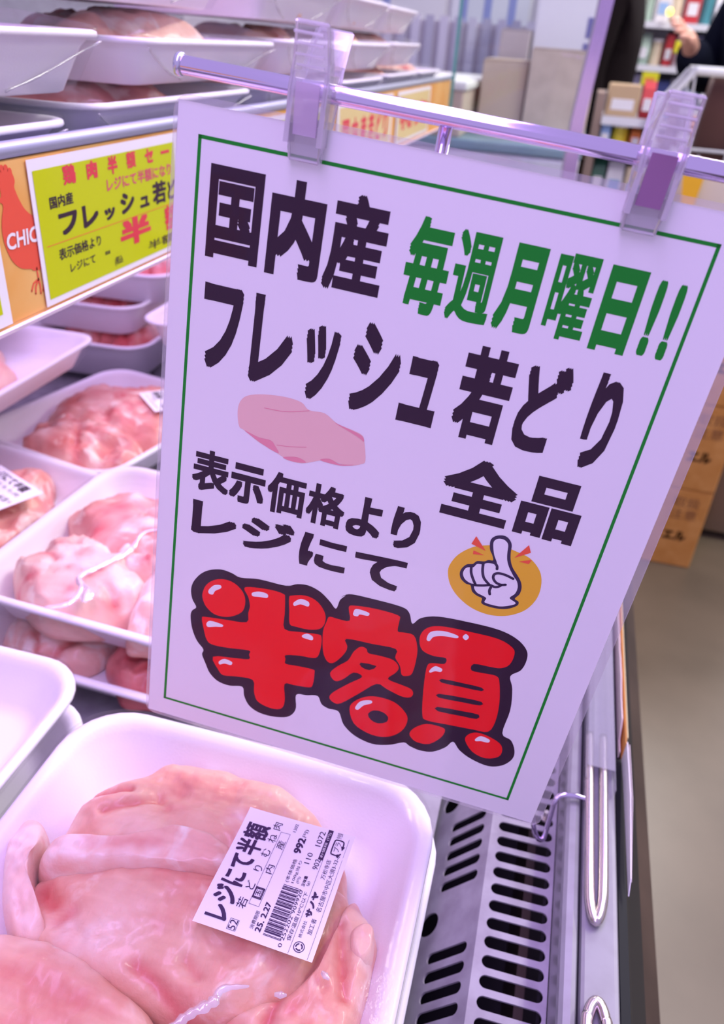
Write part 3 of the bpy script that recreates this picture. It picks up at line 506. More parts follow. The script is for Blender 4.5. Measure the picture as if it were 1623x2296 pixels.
for i, ch in enumerate(bits):
    if ch == '1': rect(u + i * du, -43.0 if i < 4 or i > 98 or 49 < i < 54 else -42.2, u + (i + 1) * du, -33.9)
stroke(b, [(p[0] / 1000, p[1] / 1000) for p in smooth_loop([(56.2, -55.6), (55.0, -54.6), (55.0, -51.6), (56.0, -50.6), (62.4, -50.6), (63.8, -51.4), (63.8, -54.6), (62.6, -55.6), (59, -55.7)], 3, False)], 0.0007, 0)
b.flat([(0.0608, -0.0546), (0.0608, -0.0568), (0.0582, -0.0557)], 0); b.flat([(0.0540, -0.0548), (0.0560, -0.0548), (0.0550, -0.0530)], 0)
cc = [(4.8 + 2.5 * math.cos(a), -51.9 + 2.5 * math.sin(a)) for a in [j * math.pi / 12 for j in range(25)]]
stroke(b, [(p[0] / 1000, p[1] / 1000) for p in cc], 0.00035, 0)
for a0 in (20, 140, 260):
    q = [(4.8 + 1.5 * math.cos(math.radians(a0 + d)), -51.9 + 1.5 * math.sin(math.radians(a0 + d))) for d in (0, 20, 40, 60, 75)]
    stroke(b, [(p[0] / 1000, p[1] / 1000) for p in q], 0.0006, 0)
b.v = [(v[0], v[1], v[2] + lz(v[0], v[1]) + 0.00025) for v in b.v]
b.build('label_print', mat('violet_black_ink', (0.035, 0.012, 0.07), 0.5), lab)
b = MB(); rect(50.1, -48.1, 68.6, -45.5); b.v = [(v[0], v[1], lz(v[0], v[1]) + 0.00022) for v in b.v]
for i in range(1): pass
b.build('black_price_band', mat('violet_black_ink', (0.035, 0.012, 0.07), 0.5), lab)
b = MB(); lettering(b, 'お値段 (円)', 0.0512, -0.0477, 0.0668, -0.0459, 0, 0.0); b.v = [(v[0], v[1], lz(v[0], v[1]) + 0.00045) for v in b.v]; b.build('band_print', label_m, lab)

# ---- other trays on the lower deck (x0, x1, y0, y1, rim z, height, turn)
tray('lower tray whose white corner shows right under the nearest tray', -0.214, -0.004, 0.03, 0.306, -0.3835, 0.036, 0, 0.034, 0.001, False, GROUP_LOW, one('raw thigh hidden in the second tray of the nearest pile', 0.21, 0.27, 21, hg=0.028), 2)
tray('bottom tray of the nearest pile, against the vent', -0.214, -0.012, 0.03, 0.300, -0.4225, 0.036, 0, 0.034, 0.001, False, GROUP_LOW, one('raw thigh hidden in the bottom tray of the nearest pile', 0.21, 0.27, 22, hg=0.028), 3)
for zr, s, lb, vis in ((-0.359, 4, 'top tray of the pile cut by the left edge, beside the nearest tray', True), (-0.396, 5, 'second tray of the pile at the left edge beside the nearest tray', False), (-0.4335, 6, 'bottom tray of the pile at the left edge beside the nearest tray', False)):
    tray(lb, -0.448, -0.240, 0.055, 0.327, zr, 0.034, 0.0, 0.034, 0.004 if vis else 0.001, vis, GROUP_LOW, [('breast in the ' + lb.replace(', beside the nearest tray', '').replace(' beside the nearest tray', ''), ell(-0.045, -0.05, 0.05, 0.07, 0.2, s), breast_m, 0.022, 0.004)], s)
tray('tray of skin-on thigh left of the sign, topmost of two', -0.409, -0.196, 0.392, 0.624, -0.388, 0.036, math.radians(-3), 0.034, 0.0125, True, GROUP_LOW,
     [('pink thigh meat at the back of the tray of skin-on thigh', ell(-0.002, 0.028, 0.090, 0.076, 0.1, 31), thigh_m, 0.048, 0.009), ('pale skin folds along the front of the tray of skin-on thigh', ell(-0.026, -0.060, 0.062, 0.044, -0.30, 33), fat_m, 0.050, 0.012), ('smooth pale piece at the right front of the tray of skin-on thigh', ell(0.060, -0.050, 0.034, 0.058, 0.1, 35), tender_m, 0.045, 0.004), ('small lumpy fold in the centre of the tray of skin-on thigh', ell(0.018, -0.020, 0.034, 0.030, 0.6, 37), fat_m, 0.049, 0.010)], 7, (0.070, 0.052, 0.25, '若どりもも肉', '538'))
CT = [o for o in bpy.data.objects if o.get('label', '').startswith('tray of skin-on thigh')][0]; ci = CT.matrix_basis.inverted()
film_fold_glint(CT, [ci @ Vector((x / 1000, y / 1000, H - 0.3745)) for x, y in ((-288, 512), (-301, 500), (-299, 475), (-309, 447), (-317, 428), (-308, 416), (-306, 396), (-320, 386))], 0.0045)
film_fold_glint(CT, [ci @ Vector((x / 1000, y / 1000, H - 0.3745)) for x, y in ((-308, 420), (-300, 412), (-296, 400))], 0.0060)
tray('wrapped tray under the tray of skin-on thigh, just behind the nearest tray', -0.405, -0.185, 0.372, 0.602, -0.4275, 0.032, math.radians(-2), 0.030, 0.0022, True, GROUP_LOW,
     [('peach piece at the left front of the lower wrapped tray', ell(-0.045, -0.055, 0.050, 0.045, 0.3, 41), tender_m, 0.031, 0.006), ('dark pink piece at the right front of the lower wrapped tray', ell(0.045, -0.06, 0.045, 0.042, -0.4, 43), dark_m, 0.031, 0.006), ('pale piece at the back of the lower wrapped tray', ell(0, 0.05, 0.07, 0.05, 0, 45), thigh_m, 0.030, 0.004)], 8)
tray('tray of thigh at the left edge whose label shows 615', -0.620, -0.417, 0.375, 0.645, -0.407, 0.036, math.radians(-9), 0.034, 0.012, True, GROUP_LOW, [('peach thigh right of the 615 label', ell(0.005, 0.0, 0.086, 0.118, 0.05, 51), thigh_m, 0.048, 0.009)], 9, (0.028, 0.036, -0.28, '若どりもも肉', '615', 0.078, 0.066))
tray('broad tray of thigh with a small label left of the sign, behind the 615 tray', -0.594, -0.386, 0.645, 0.895, -0.410, 0.036, math.radians(-12), 0.036, 0.011, True, GROUP_LOW, [('large pink thigh under the small label', ell(-0.004, 0.020, 0.090, 0.086, 0.5, 61), thigh_m, 0.047, 0.009), ('torn thigh piece at the front of the small-label tray', ell(0.010, -0.066, 0.084, 0.048, -0.1, 63), thigh_m, 0.046, 0.013)], 10, (0.046, 0.050, -0.55, '若どりもも肉', '602'))
tray('tray corner jutting in from the left edge under the hen card', -0.735, -0.521, 0.545, 0.815, -0.331, 0.034, math.radians(1), 0.026, 0.009, True, GROUP_LOW, [('pink breast in the tray under the hen card', ell(-0.004, -0.022, 0.076, 0.098, 0.1, 71), breast_m, 0.041, 0.004)], 11, (-0.012, 0.098, -0.3, '若どりむね肉', '780'))
tray('lower tray with red meat below the tray under the hen card', -0.800, -0.600, 0.54, 0.80, -0.369, 0.034, 0, 0.026, 0.002, True, GROUP_LOW, one('dark red meat in the tray below the hen card tray', 0.2, 0.26, 73, dark_m, 0.036), 12)
tray('third tray down under the hen card', -0.850, -0.640, 0.52, 0.80, -0.413, 0.045, 0, 0.026, 0.002, False, GROUP_LOW, one('dark meat in the third tray under the hen card', 0.2, 0.26, 74, dark_m, 0.036), 12)
DW, DL = 0.205, 0.24
for zr, x1, y0, lb in ((-0.398, -0.549, 0.944, 'deep bottom tray of the far pile'), (-0.356, -0.580, 0.985, 'deep middle tray of the far pile'), (-0.314, -0.545, 1.02, 'deep top tray of the far pile')):
    tray(lb, x1 - DW, x1, y0, y0 + DL, zr, 0.058 if zr < -0.39 else 0.048, math.radians(3), 0.040, 0.004, False, GROUP_LOW, thighs(lb, DW, DL, int(-zr * 1000), dark_m, dark_m, 0.044 if zr > -0.39 else 0.058), 13)
for zr, x0, y0, lb in ((-0.330, -0.512, 0.885, 'upper pale tray between the far pile and sign'), (-0.372, -0.505, 0.93, 'lower pale tray between the far pile and sign'), (-0.414, -0.50, 0.94, 'bottom tray between the far pile and sign')):
    tray(lb, x0, x0 + 0.2, y0, y0 + 0.24, zr, 0.045 if zr < -0.4 else 0.042, 0, 0.03, 0.004, zr > -0.34, GROUP_LOW, one('pink breast in the ' + lb, 0.2, 0.24, int(-zr * 900), breast_m), 14)
for i, (x0, y0, zr, lb) in enumerate(((-0.25, 1.30, -0.40, 'far wrapped tray under the rod, nearest one'), (-0.27, 1.56, -0.39, 'far wrapped tray under the rod, middle one'), (-0.30, 1.73, -0.34, 'farthest wrapped tray under the rod, upper one'), (-0.30, 1.73, -0.395, 'farthest tray under the rod, bottom one'))):
    tray(lb, x0, x0 + 0.2, y0, y0 + 0.23, zr, 0.05, 0.05 * i, 0.03, 0.012 if i != 3 else 0.001, i != 3, GROUP_LOW, one('pink breast in the ' + lb, 0.2, 0.23, 80 + i, breast_m, 0.05), 15 + i)

# ---- trays on the shelf, three layers
SX = -0.315
def pleats(t, w, l, h):
    for s in (-1, 1):
        b = MB(); b.tube(smooth_loop([(w / 2 - 0.002, s * (l / 2 - 0.012), h - 0.006), (w / 2 - 0.008, s * l * 0.40, h * 0.66), (w / 2 - 0.016, s * l * 0.27, h * 0.30), (w / 2 - 0.0205, s * l * 0.16, 0.003)], 4, False), [0.0005 + 0.0004 * math.sin(i * 0.9) ** 2 for i in range(13)], 5); b.build('film_fold_glint', fold_glint_m, t, True)
    return t
def shelf_tray(label, y0, y1, zr, h, x1=SX, bulge=0.013, m=None, hg=None, seed=0, lab=None, rz=0.0, w=0.205):
    return pleats(tray(label, x1 - w, x1, y0, y1, zr, h, rz, 0.026, bulge, True, GROUP_UP, one('breast in the ' + label.replace('shelf tray in', 'tray of'), w, y1 - y0, seed, m or breast_m, hg or h + bulge), seed, lab), w, y1 - y0, h)
shelf_tray('shelf tray in the bottom layer with a label at the left edge', 0.235, 0.498, -0.0565, 0.031, bulge=0.010, seed=101, lab=(0.052, 0.02, 1.5, '若どりむね肉', '780'))
shelf_tray('shelf tray in the bottom layer, second from the left', 0.512, 0.812, -0.0500, 0.0375, bulge=0.008, seed=103, m=thigh_m)
shelf_tray('shelf tray in the bottom layer behind the first clip', 0.84, 1.10, -0.050, 0.0375, bulge=0.008, seed=105, m=thigh_m)
shelf_tray('shelf tray in the bottom layer, fourth from the left', 1.12, 1.37, -0.052, 0.0355, bulge=0.008, seed=107)
shelf_tray('shelf tray in the bottom layer, fifth from the left', 1.39, 1.64, -0.050, 0.0375, bulge=0.008, seed=109)
shelf_tray('shelf tray at the far glass end, bottom layer', 1.66, 1.90, -0.050, 0.0375, bulge=0.010, seed=111)
shelf_tray('shelf tray in the middle layer cut by the left edge', 0.268, 0.536, -0.0075, 0.036, x1=-0.308, bulge=0.011, seed=113)
shelf_tray('long rimmed shelf tray in the middle layer with peach breast', 0.583, 0.872, -0.0110, 0.032, x1=-0.312, bulge=0.020, seed=115, m=tender_m)
shelf_tray('shelf tray in the middle layer right of the first clip', 0.90, 1.16, -0.008, 0.035, bulge=0.013, seed=117)
shelf_tray('shelf tray in the middle layer, fourth from the left', 1.18, 1.42, -0.008, 0.035, x1=-0.318, bulge=0.013, seed=119)
shelf_tray('shelf tray in the middle layer, next to the far glass end', 1.45, 1.69, -0.006, 0.035, x1=-0.322, bulge=0.013, seed=121)
shelf_tray('shelf tray in the top layer, leftmost', 0.50, 0.79, 0.0435, 0.033, x1=-0.322, bulge=0.010, seed=123)
shelf_tray('shelf tray in the top layer above the first clip', 0.84, 1.12, 0.046, 0.038, x1=-0.312, bulge=0.010, seed=125)
shelf_tray('shelf tray in the top layer, third from the left', 1.15, 1.40, 0.044, 0.036, x1=-0.32, bulge=0.012, seed=127)
shelf_tray('shelf tray in the top layer nearest the glass end', 1.44, 1.68, 0.044, 0.036, x1=-0.33, bulge=0.012, seed=129)

# ================================================================ the sign, its clips and its stand
SO = Vector((-0.13280846, 0.28426984, -0.03352928 + H)); EX = Vector((0.99494626, 0.02783321, -0.09647406)).normalized(); EY = Vector((0.09466251, 0.06036054, 0.99367782)); EY = (EY - EX * EY.dot(EX)).normalized(); EN = EX.cross(EY)
SIGN_M = Matrix(((EX[0], EY[0], EN[0], SO[0]), (EX[1], EY[1], EN[1], SO[1]), (EX[2], EY[2], EN[2], SO[2]), (0, 0, 0, 1)))
def sign_root(name, u=0, v=0, n=0):
    o = bpy.data.objects.new(name, None); COL.objects.link(o); o.matrix_world = SIGN_M @ Matrix.Translation((u, v, n)); o.empty_display_size = 0.05; return o
sg = tag(sign_root('laminated_sign'), 'large white laminated half price sign with green border hanging from the rod', 'sign')
b = MB(); b.rbox(-0.0082, 0.1998, -0.2828, 0.0098, -0.0002, 0.0, 0.00005, 1); b.build('paper', paper_m, sg)
b = MB(); cx, cy = 0.09695, -0.1360
outer = [(p[0] + cx, p[1] + cy) for p in rrect(0.2131, 0.2962, 0.006, 0)]; inner = [(p[0] + cx - 0.00115, p[1] + cy - 0.0005) for p in rrect(0.2080, 0.2926, 0.0005, 0)]
b.rings([[(p[0], p[1], 0.0006) for p in outer], [(p[0], p[1], 0.0006) for p in inner], [(p[0], p[1], -0.0006) for p in inner], [(p[0], p[1], -0.0006) for p in outer], [(p[0], p[1], 0.0006) for p in outer]], True, False, False)
b.build('pouch_margin', pouch_edge, sg)
b = MB(); nx, ny = 30, 40
for i in range(nx + 1):
    for j in range(ny + 1):
        u_, v_ = 0.0958 + 0.2080 * (i / nx - 0.5), -0.1365 + 0.2926 * (j / ny - 0.5); b.v.append((u_, v_, 0.00085 + 0.00012 * noise.noise(Vector((u_ * 34, v_ * 34, 3)))))
for i in range(nx):
    for j in range(ny): q = i * (ny + 1) + j; b.f.append((q, q + ny + 1, q + ny + 2, q + 1))
b.build('pouch_front', pouch_m, sg, True)
K = 0.00007
b = MB(); w_ = 0.0013; U1, V1 = 0.1852, -0.2722
for r_ in ((0, -w_, U1, 0), (0, V1, U1, V1 + w_), (0, V1, w_, 0), (U1 - w_, V1, U1, 0)): b.flat([(r_[0], r_[1]), (r_[2], r_[1]), (r_[2], r_[3]), (r_[0], r_[3])], K)
b.build('green_border', green_ink, sg)
GL = [('国',5.6,-41.7,26.5,-8.6),('内',29.6,-42.8,50.5,-8.2),('産',52.2,-43.6,74.4,-8.4),('フ',6.6,-85.6,22.8,-51.3),('レ',27.5,-87.1,44.6,-51.1),('ッ',49.7,-88.6,63.3,-57.6),('シ',69.2,-88.6,88.1,-52.1),('ュ',90.3,-88.3,104.9,-61.0),('若',111.8,-89.0,131.8,-51.2),('ど',135.8,-88.0,152.8,-51.8),('り',161.4,-89.3,172.7,-50.6),('毎',82.4,-45.1,98.5,-10.8),('週',99.9,-44.4,115.7,-12.2),('月',117.6,-44.0,131.5,-12.8),('曜',135.3,-42.7,150.3,-12.4),('日',153.5,-43.4,166.5,-13.3),('!',170.4,-41.8,173.5,-14.8),('!',177.2,-41.9,180.2,-14.9),('全',114.9,-123.9,145.3,-96.2),('品',147.3,-124.0,172.0,-96.7),('表',6.8,-143.1,24.0,-122.7),('示',24.4,-144.1,40.5,-125.0),('価',41.7,-144.6,58.7,-124.4),('格',59.9,-144.8,77.0,-125.0),('よ',78.4,-145.5,93.6,-125.6),('り',98.2,-146.1,110.5,-125.9),('レ',8.1,-165.8,29.6,-148.5),('ジ',32.1,-166.2,56.6,-149.1),('に',59.9,-167.4,81.7,-150.1),('て',85.1,-168.4,108.6,-152.0)]
BOLD = {'国': .034, '内': .045, '産': .032, '毎': .032, '週': .024, '月': .045, '曜': .022, '日': .045, '!': .04, '若': .038, '全': .040, '品': .040, '表': .030, '示': .04, '価': .030, '格': .030}
def sign_text(sel, m, name):
    for i, g in enumerate(GL):
        if sel(i): b = MB(); lettering(b, g[0], g[1] / 1000, g[2] / 1000, g[3] / 1000, g[4] / 1000, K, BOLD.get(g[0], .036)); b.build(name, m, sg)
sign_text(lambda i: 11 <= i <= 17, green_ink, 'printed_character')
sign_text(lambda i: not 11 <= i <= 17, ink, 'printed_character')
ART = {'black':[[(105,-1983),(114,-1933),(145,-1879),(188,-1842),(244,-1821),(296,-1824),(343,-1836),(432,-1817),(561,-1812),(614,-1786),(668,-1777),(727,-1794),(777,-1831),(812,-1862),(823,-1809),(845,-1775),(824,-1793),(860,-1763),(953,-1755),(1101,-1754),(1145,-1776),(1170,-1829),(1201,-1786),(1274,-1753),(1402,-1739),(1544,-1735),(1634,-1757),(1691,-1802),(1706,-1855),(1697,-1918),(1661,-1967),(1688,-2034),(1712,-2159),(1713,-2308),(1762,-2336),(1794,-2390),(1799,-2447),(1765,-2506),(1701,-2537),(1612,-2523),(1546,-2490),(1504,-2448),(1476,-2498),(1422,-2550),(1359,-2565),(1306,-2556),(1274,-2544),(1208,-2587),(1124,-2614),(1030,-2595),(961,-2543),(923,-2469),(870,-2468),(831,-2452),(804,-2408),(749,-2424),(697,-2440),(707,-2523),(693,-2575),(657,-2609),(585,-2629),(516,-2627),(463,-2599),(432,-2546),(416,-2490),(347,-2507),(284,-2499),(238,-2461),(212,-2409),(189,-2357),(193,-2322),(156,-2279),(127,-2215),(113,-2141),(119,-2103),(138,-2076),(115,-2035)]],'red':[[(164,-1984),(178,-1932),(215,-1890),(266,-1870),(318,-1877),(362,-1913),(379,-1962),(373,-2019),(341,-2057),(291,-2085),(232,-2087),(188,-2056),(168,-2017)],[(366,-1892),(393,-1873),(493,-1857),(556,-1860),(567,-1880),(577,-1971),(587,-2058),(667,-2049),(751,-2034),(770,-2045),(776,-2106),(768,-2167),(738,-2184),(686,-2190),(613,-2211),(615,-2236),(619,-2264),(678,-2257),(757,-2251),(768,-2269),(770,-2344),(753,-2369),(677,-2382),(630,-2392),(643,-2484),(640,-2544),(609,-2571),(554,-2573),(502,-2552),(480,-2497),(466,-2425),(378,-2434),(311,-2450),(281,-2423),(247,-2351),(355,-2321),(432,-2301),(430,-2272),(427,-2247),(331,-2266),(247,-2276),(209,-2260),(186,-2195),(172,-2132),(192,-2118),(298,-2100),(397,-2081),(400,-2024),(404,-1981),(390,-1931)],[(586,-1873),(598,-1856),(660,-1836),(712,-1846),(751,-1880),(771,-1920),(772,-1967),(752,-2002),(703,-2022),(641,-2026),(608,-2020),(596,-1945)],[(869,-1835),(896,-1816),(996,-1802),(1098,-1804),(1110,-1829),(1113,-1890),(1141,-1889),(1189,-1889),(1217,-1943),(1228,-2008),(1227,-2105),(1204,-2131),(1180,-2131),(1163,-2084),(1131,-2042),(1125,-1993),(1012,-2002),(888,-2014),(899,-2054),(897,-2090),(874,-2142),(844,-2180),(814,-2173),(788,-2119),(772,-2011),(780,-1949),(789,-1916),(830,-1915),(886,-1906)],[(843,-2244),(874,-2187),(916,-2137),(934,-2077),(962,-2036),(991,-2039),(1005,-2061),(1064,-2057),(1128,-2061),(1159,-2094),(1149,-2133),(1122,-2179),(1188,-2191),(1240,-2200),(1256,-2226),(1244,-2253),(1202,-2260),(1127,-2241),(1075,-2228),(1004,-2315),(925,-2411),(889,-2419),(863,-2395),(879,-2352),(946,-2271),(1000,-2210),(955,-2199),(914,-2255),(875,-2283)],[(973,-2431),(986,-2378),(1035,-2327),(1096,-2304),(1176,-2307),(1233,-2342),(1262,-2387),(1256,-2457),(1217,-2517),(1157,-2551),(1082,-2550),(1009,-2514)],[(1220,-1908),(1223,-1857),(1254,-1817),(1316,-1796),(1426,-1787),(1556,-1783),(1628,-1808),(1647,-1843),(1641,-1904),(1609,-1937),(1559,-1946),(1487,-1955),(1486,-1994),(1543,-1991),(1602,-1987),(1625,-2022),(1654,-2136),(1664,-2251),(1647,-2324),(1580,-2336),(1456,-2351),(1352,-2362),(1325,-2335),(1302,-2213),(1287,-2092),(1287,-2030),(1311,-2013),(1359,-2000),(1358,-1966),(1302,-1973),(1245,-1959)],[(1289,-2474),(1308,-2427),(1357,-2384),(1427,-2377),(1451,-2391),(1442,-2443),(1397,-2505),(1342,-2517),(1310,-2505)],[(1557,-2417),(1562,-2376),(1597,-2348),(1654,-2350),(1716,-2373),(1740,-2412),(1732,-2460),(1676,-2492),(1607,-2475)]],'hole':[[(978,-2128),(1055,-2122),(1026,-2158),(986,-2152)],[(1068,-2428),(1091,-2395),(1134,-2389),(1167,-2410),(1166,-2444),(1127,-2469),(1088,-2459)],[(1366,-2090),(1463,-2080),(1554,-2075),(1559,-2095),(1469,-2103),(1370,-2111)],[(1372,-2181),(1483,-2164),(1574,-2157),(1573,-2180),(1489,-2191),(1377,-2203)],[(1383,-2261),(1502,-2244),(1580,-2237),(1577,-2266),(1509,-2274),(1392,-2286)]],'glint':[[(194,-1954),(218,-1919),(249,-1909),(253,-1925),(226,-1950),(216,-1974),(196,-1974)],[(407,-1902),(440,-1884),(480,-1885),(482,-1907),(443,-1914),(412,-1920)],[(611,-1892),(641,-1861),(681,-1866),(682,-1892),(645,-1891),(617,-1910)],[(198,-2155),(217,-2133),(277,-2135),(279,-2149),(244,-2160),(206,-2174)],[(678,-2063),(701,-2047),(728,-2056),(729,-2077),(700,-2079),(679,-2076)],[(281,-2369),(308,-2343),(348,-2349),(344,-2370),(311,-2372),(286,-2387)],[(895,-1856),(906,-1831),(964,-1833),(964,-1852),(927,-1856),(918,-1870),(899,-1871)],[(1250,-1889),(1260,-1844),(1315,-1821),(1379,-1824),(1380,-1840),(1321,-1848),(1279,-1867),(1265,-1897)],[(1404,-1825),(1414,-1804),(1431,-1816),(1422,-1837)],[(1301,-2061),(1321,-2027),(1355,-2032),(1353,-2051),(1327,-2056),(1307,-2072)],[(999,-2411),(1019,-2361),(1066,-2338),(1073,-2355),(1038,-2382),(1015,-2420)],[(1601,-2390),(1622,-2362),(1666,-2369),(1664,-2389),(1630,-2393),(1607,-2402)]],'disc':[[(1265,-1516),(1264,-1471),(1288,-1412),(1338,-1360),(1393,-1334),(1451,-1319),(1514,-1327),(1579,-1343),(1632,-1388),(1657,-1447),(1660,-1521),(1633,-1592),(1582,-1640),(1525,-1665),(1462,-1671),(1394,-1656),(1330,-1618),(1287,-1570)]],'hand_black':[[(1404,-1332),(1401,-1304),(1411,-1285),(1429,-1273),(1453,-1269),(1474,-1279),(1490,-1302),(1496,-1340),(1506,-1377),(1523,-1408),(1550,-1437),(1572,-1463),(1584,-1493),(1584,-1527),(1571,-1555),(1589,-1564),(1593,-1578),(1585,-1592),(1559,-1613),(1525,-1626),(1484,-1630),(1451,-1627),(1438,-1618),(1436,-1597),(1413,-1591),(1387,-1576),(1373,-1548),(1351,-1545),(1325,-1527),(1314,-1500),(1318,-1473),(1334,-1449),(1357,-1440),(1371,-1421),(1401,-1413),(1416,-1401),(1435,-1397),(1425,-1373),(1412,-1355)]],'hand_white':[[(1418,-1328),(1416,-1305),(1428,-1290),(1445,-1286),(1461,-1290),(1476,-1306),(1483,-1348),(1492,-1381),(1509,-1412),(1535,-1445),(1557,-1468),(1568,-1498),(1565,-1530),(1549,-1558),(1575,-1571),(1579,-1581),(1555,-1598),(1521,-1613),(1484,-1616),(1454,-1614),(1451,-1606),(1453,-1589),(1430,-1581),(1409,-1575),(1393,-1559),(1385,-1540),(1361,-1534),(1341,-1522),(1328,-1500),(1330,-1476),(1341,-1462),(1363,-1455),(1375,-1434),(1398,-1429),(1414,-1417),(1438,-1413),(1454,-1417),(1452,-1401),(1433,-1370)]],'hand_lines':[[(1354,-1452),(1360,-1482),(1375,-1511),(1391,-1534)],[(1399,-1425),(1405,-1460),(1419,-1493),(1448,-1518)],[(1461,-1433),(1457,-1418),(1442,-1406),(1424,-1407)],[(1538,-1459),(1504,-1451),(1473,-1451),(1457,-1462),(1457,-1481),(1473,-1499),(1496,-1504),(1515,-1498)],[(1377,-1542),(1400,-1538),(1427,-1530),(1453,-1520),(1473,-1523),(1488,-1517),(1498,-1506)],[(1459,-1530),(1457,-1548),(1463,-1565)]],'shards':[[(1328,-1345),(1339,-1304),(1394,-1362)],[(1344,-1374),(1393,-1384),(1346,-1392)],[(1516,-1359),(1558,-1282),(1575,-1315)],[(1538,-1371),(1588,-1347),(1581,-1370)]],'breast':[[(248,-1021),(254,-971),(284,-936),(355,-913),(446,-902),(513,-908),(549,-933),(615,-930),(672,-960),(733,-971),(781,-983),(797,-1010),(816,-1089),(803,-1111),(747,-1134),(679,-1131),(633,-1140),(550,-1177),(481,-1174),(424,-1153),(352,-1129),(286,-1093),(261,-1081)]],'breast_pink':[[(286,-1093),(350,-1108),(404,-1108),(428,-1130),(445,-1158),(381,-1139)],[(467,-1171),(527,-1154),(569,-1168),(509,-1179)],[(666,-961),(706,-968),(781,-986),(795,-1010),(763,-994)],[(627,-1141),(665,-1124),(714,-1136),(772,-1123),(715,-1142)]],'breast_line':[[(361,-971),(454,-964),(550,-935)],[(434,-1122),(494,-1114),(560,-1098)]]}
def art(key, z, m, name, k=4, sm=True):
    for p in ART[key]:
        q = [(c[0] / 10000, c[1] / 10000) for c in p]; q = smooth_loop(q, k) if sm else q; b = MB(); b.flat(q, z * K); b.build(name, m, sg)
art('black', 1, ink, 'half_price_outline'); art('red', 2, red_ink, 'half_price_lettering', 3); art('hole', 3, ink, 'half_price_counters', 2); art('glint', 3, paper_m, 'half_price_glints')
art('disc', 1, disc_ink, 'yellow_disc'); art('hand_black', 2, mat('hand_outline_ink', (0.03, 0.01, 0.06), 0.5), 'pointing_hand_outline'); art('hand_white', 3, paper_m, 'pointing_hand_fill'); art('shards', 3, orange_ink, 'orange_rays', 1, False)
b = MB()
for p in ART['hand_lines']: stroke(b, smooth_loop([(c[0] / 10000, c[1] / 10000) for c in p], 4, False), 0.0012, 4 * K)
b.build('pointing_hand_lines', MATS['hand_outline_ink'], sg)
art('breast', 1, skin_ink, 'chicken_breast_print'); art('breast_pink', 2, rose_ink, 'chicken_breast_shading')
b = MB()
for p in ART['breast_line']: stroke(b, smooth_loop([(c[0] / 10000, c[1] / 10000) for c in p], 4, False), 0.0003, 2 * K)
b.build('chicken_breast_lines', rose_ink, sg)

# stand: chrome rod over the sign, stem behind it, hook onto the front bar
RV, RR = 0.0206, 0.0031
st = tag(sign_root('sign_stand'), 'chrome rod and stem that carry the sign above the trays', 'stand')
b = MB(); b.tube([(-0.0075 + 0.2225 * i / 30, RV + 0.0004 * i / 30, 0) for i in range(31)], RR, 24, False); b.build('rod', chrome, st, True)
b = MB(); b.tube([(-0.0100, RV, 0), (-0.0097, RV, 0), (-0.0094, RV, 0), (-0.0084, RV, 0), (-0.0074, RV, 0), (-0.0071, RV, 0), (-0.0069, RV, 0)], [0.0010, 0.0030, 0.0036, 0.0039, 0.0038, 0.0035, 0.0026], 24); b.build('end_cap', mat('cap_steel', (0.66, 0.66, 0.78), 0.2, 0.8), st, True)
b = MB(); b.tube([(0.0868, RV - 0.001, -0.0022), (0.0868, -0.05, -0.0045), (0.0868, -0.25, -0.006), (0.092, -0.272, -0.006), (0.12, -0.276, -0.004), (0.175, -0.262, -0.004)], 0.0024, 14); b.build('stem', chrome, st, True)
hk = bpy.data.objects.new('stand_hook', None)
b = MB(); inv = SIGN_M.inverted()
def to_sign(p): return inv @ Vector((p[0], p[1], p[2] + H))
hook = smooth_loop([(0.040, 0.352, -0.372), (0.052, 0.350, -0.430), (0.0600, 0.352, -0.4440), (0.0620, 0.3585, -0.430), (0.0628, 0.3625, -0.4175), (0.0660, 0.3655, -0.4140), (0.0740, 0.3670, -0.4130), (0.0830, 0.3670, -0.4135)], 5, False)
b.tube([to_sign(p) for p in hook], 0.0017, 10); b.build('hook', chrome, st, True)

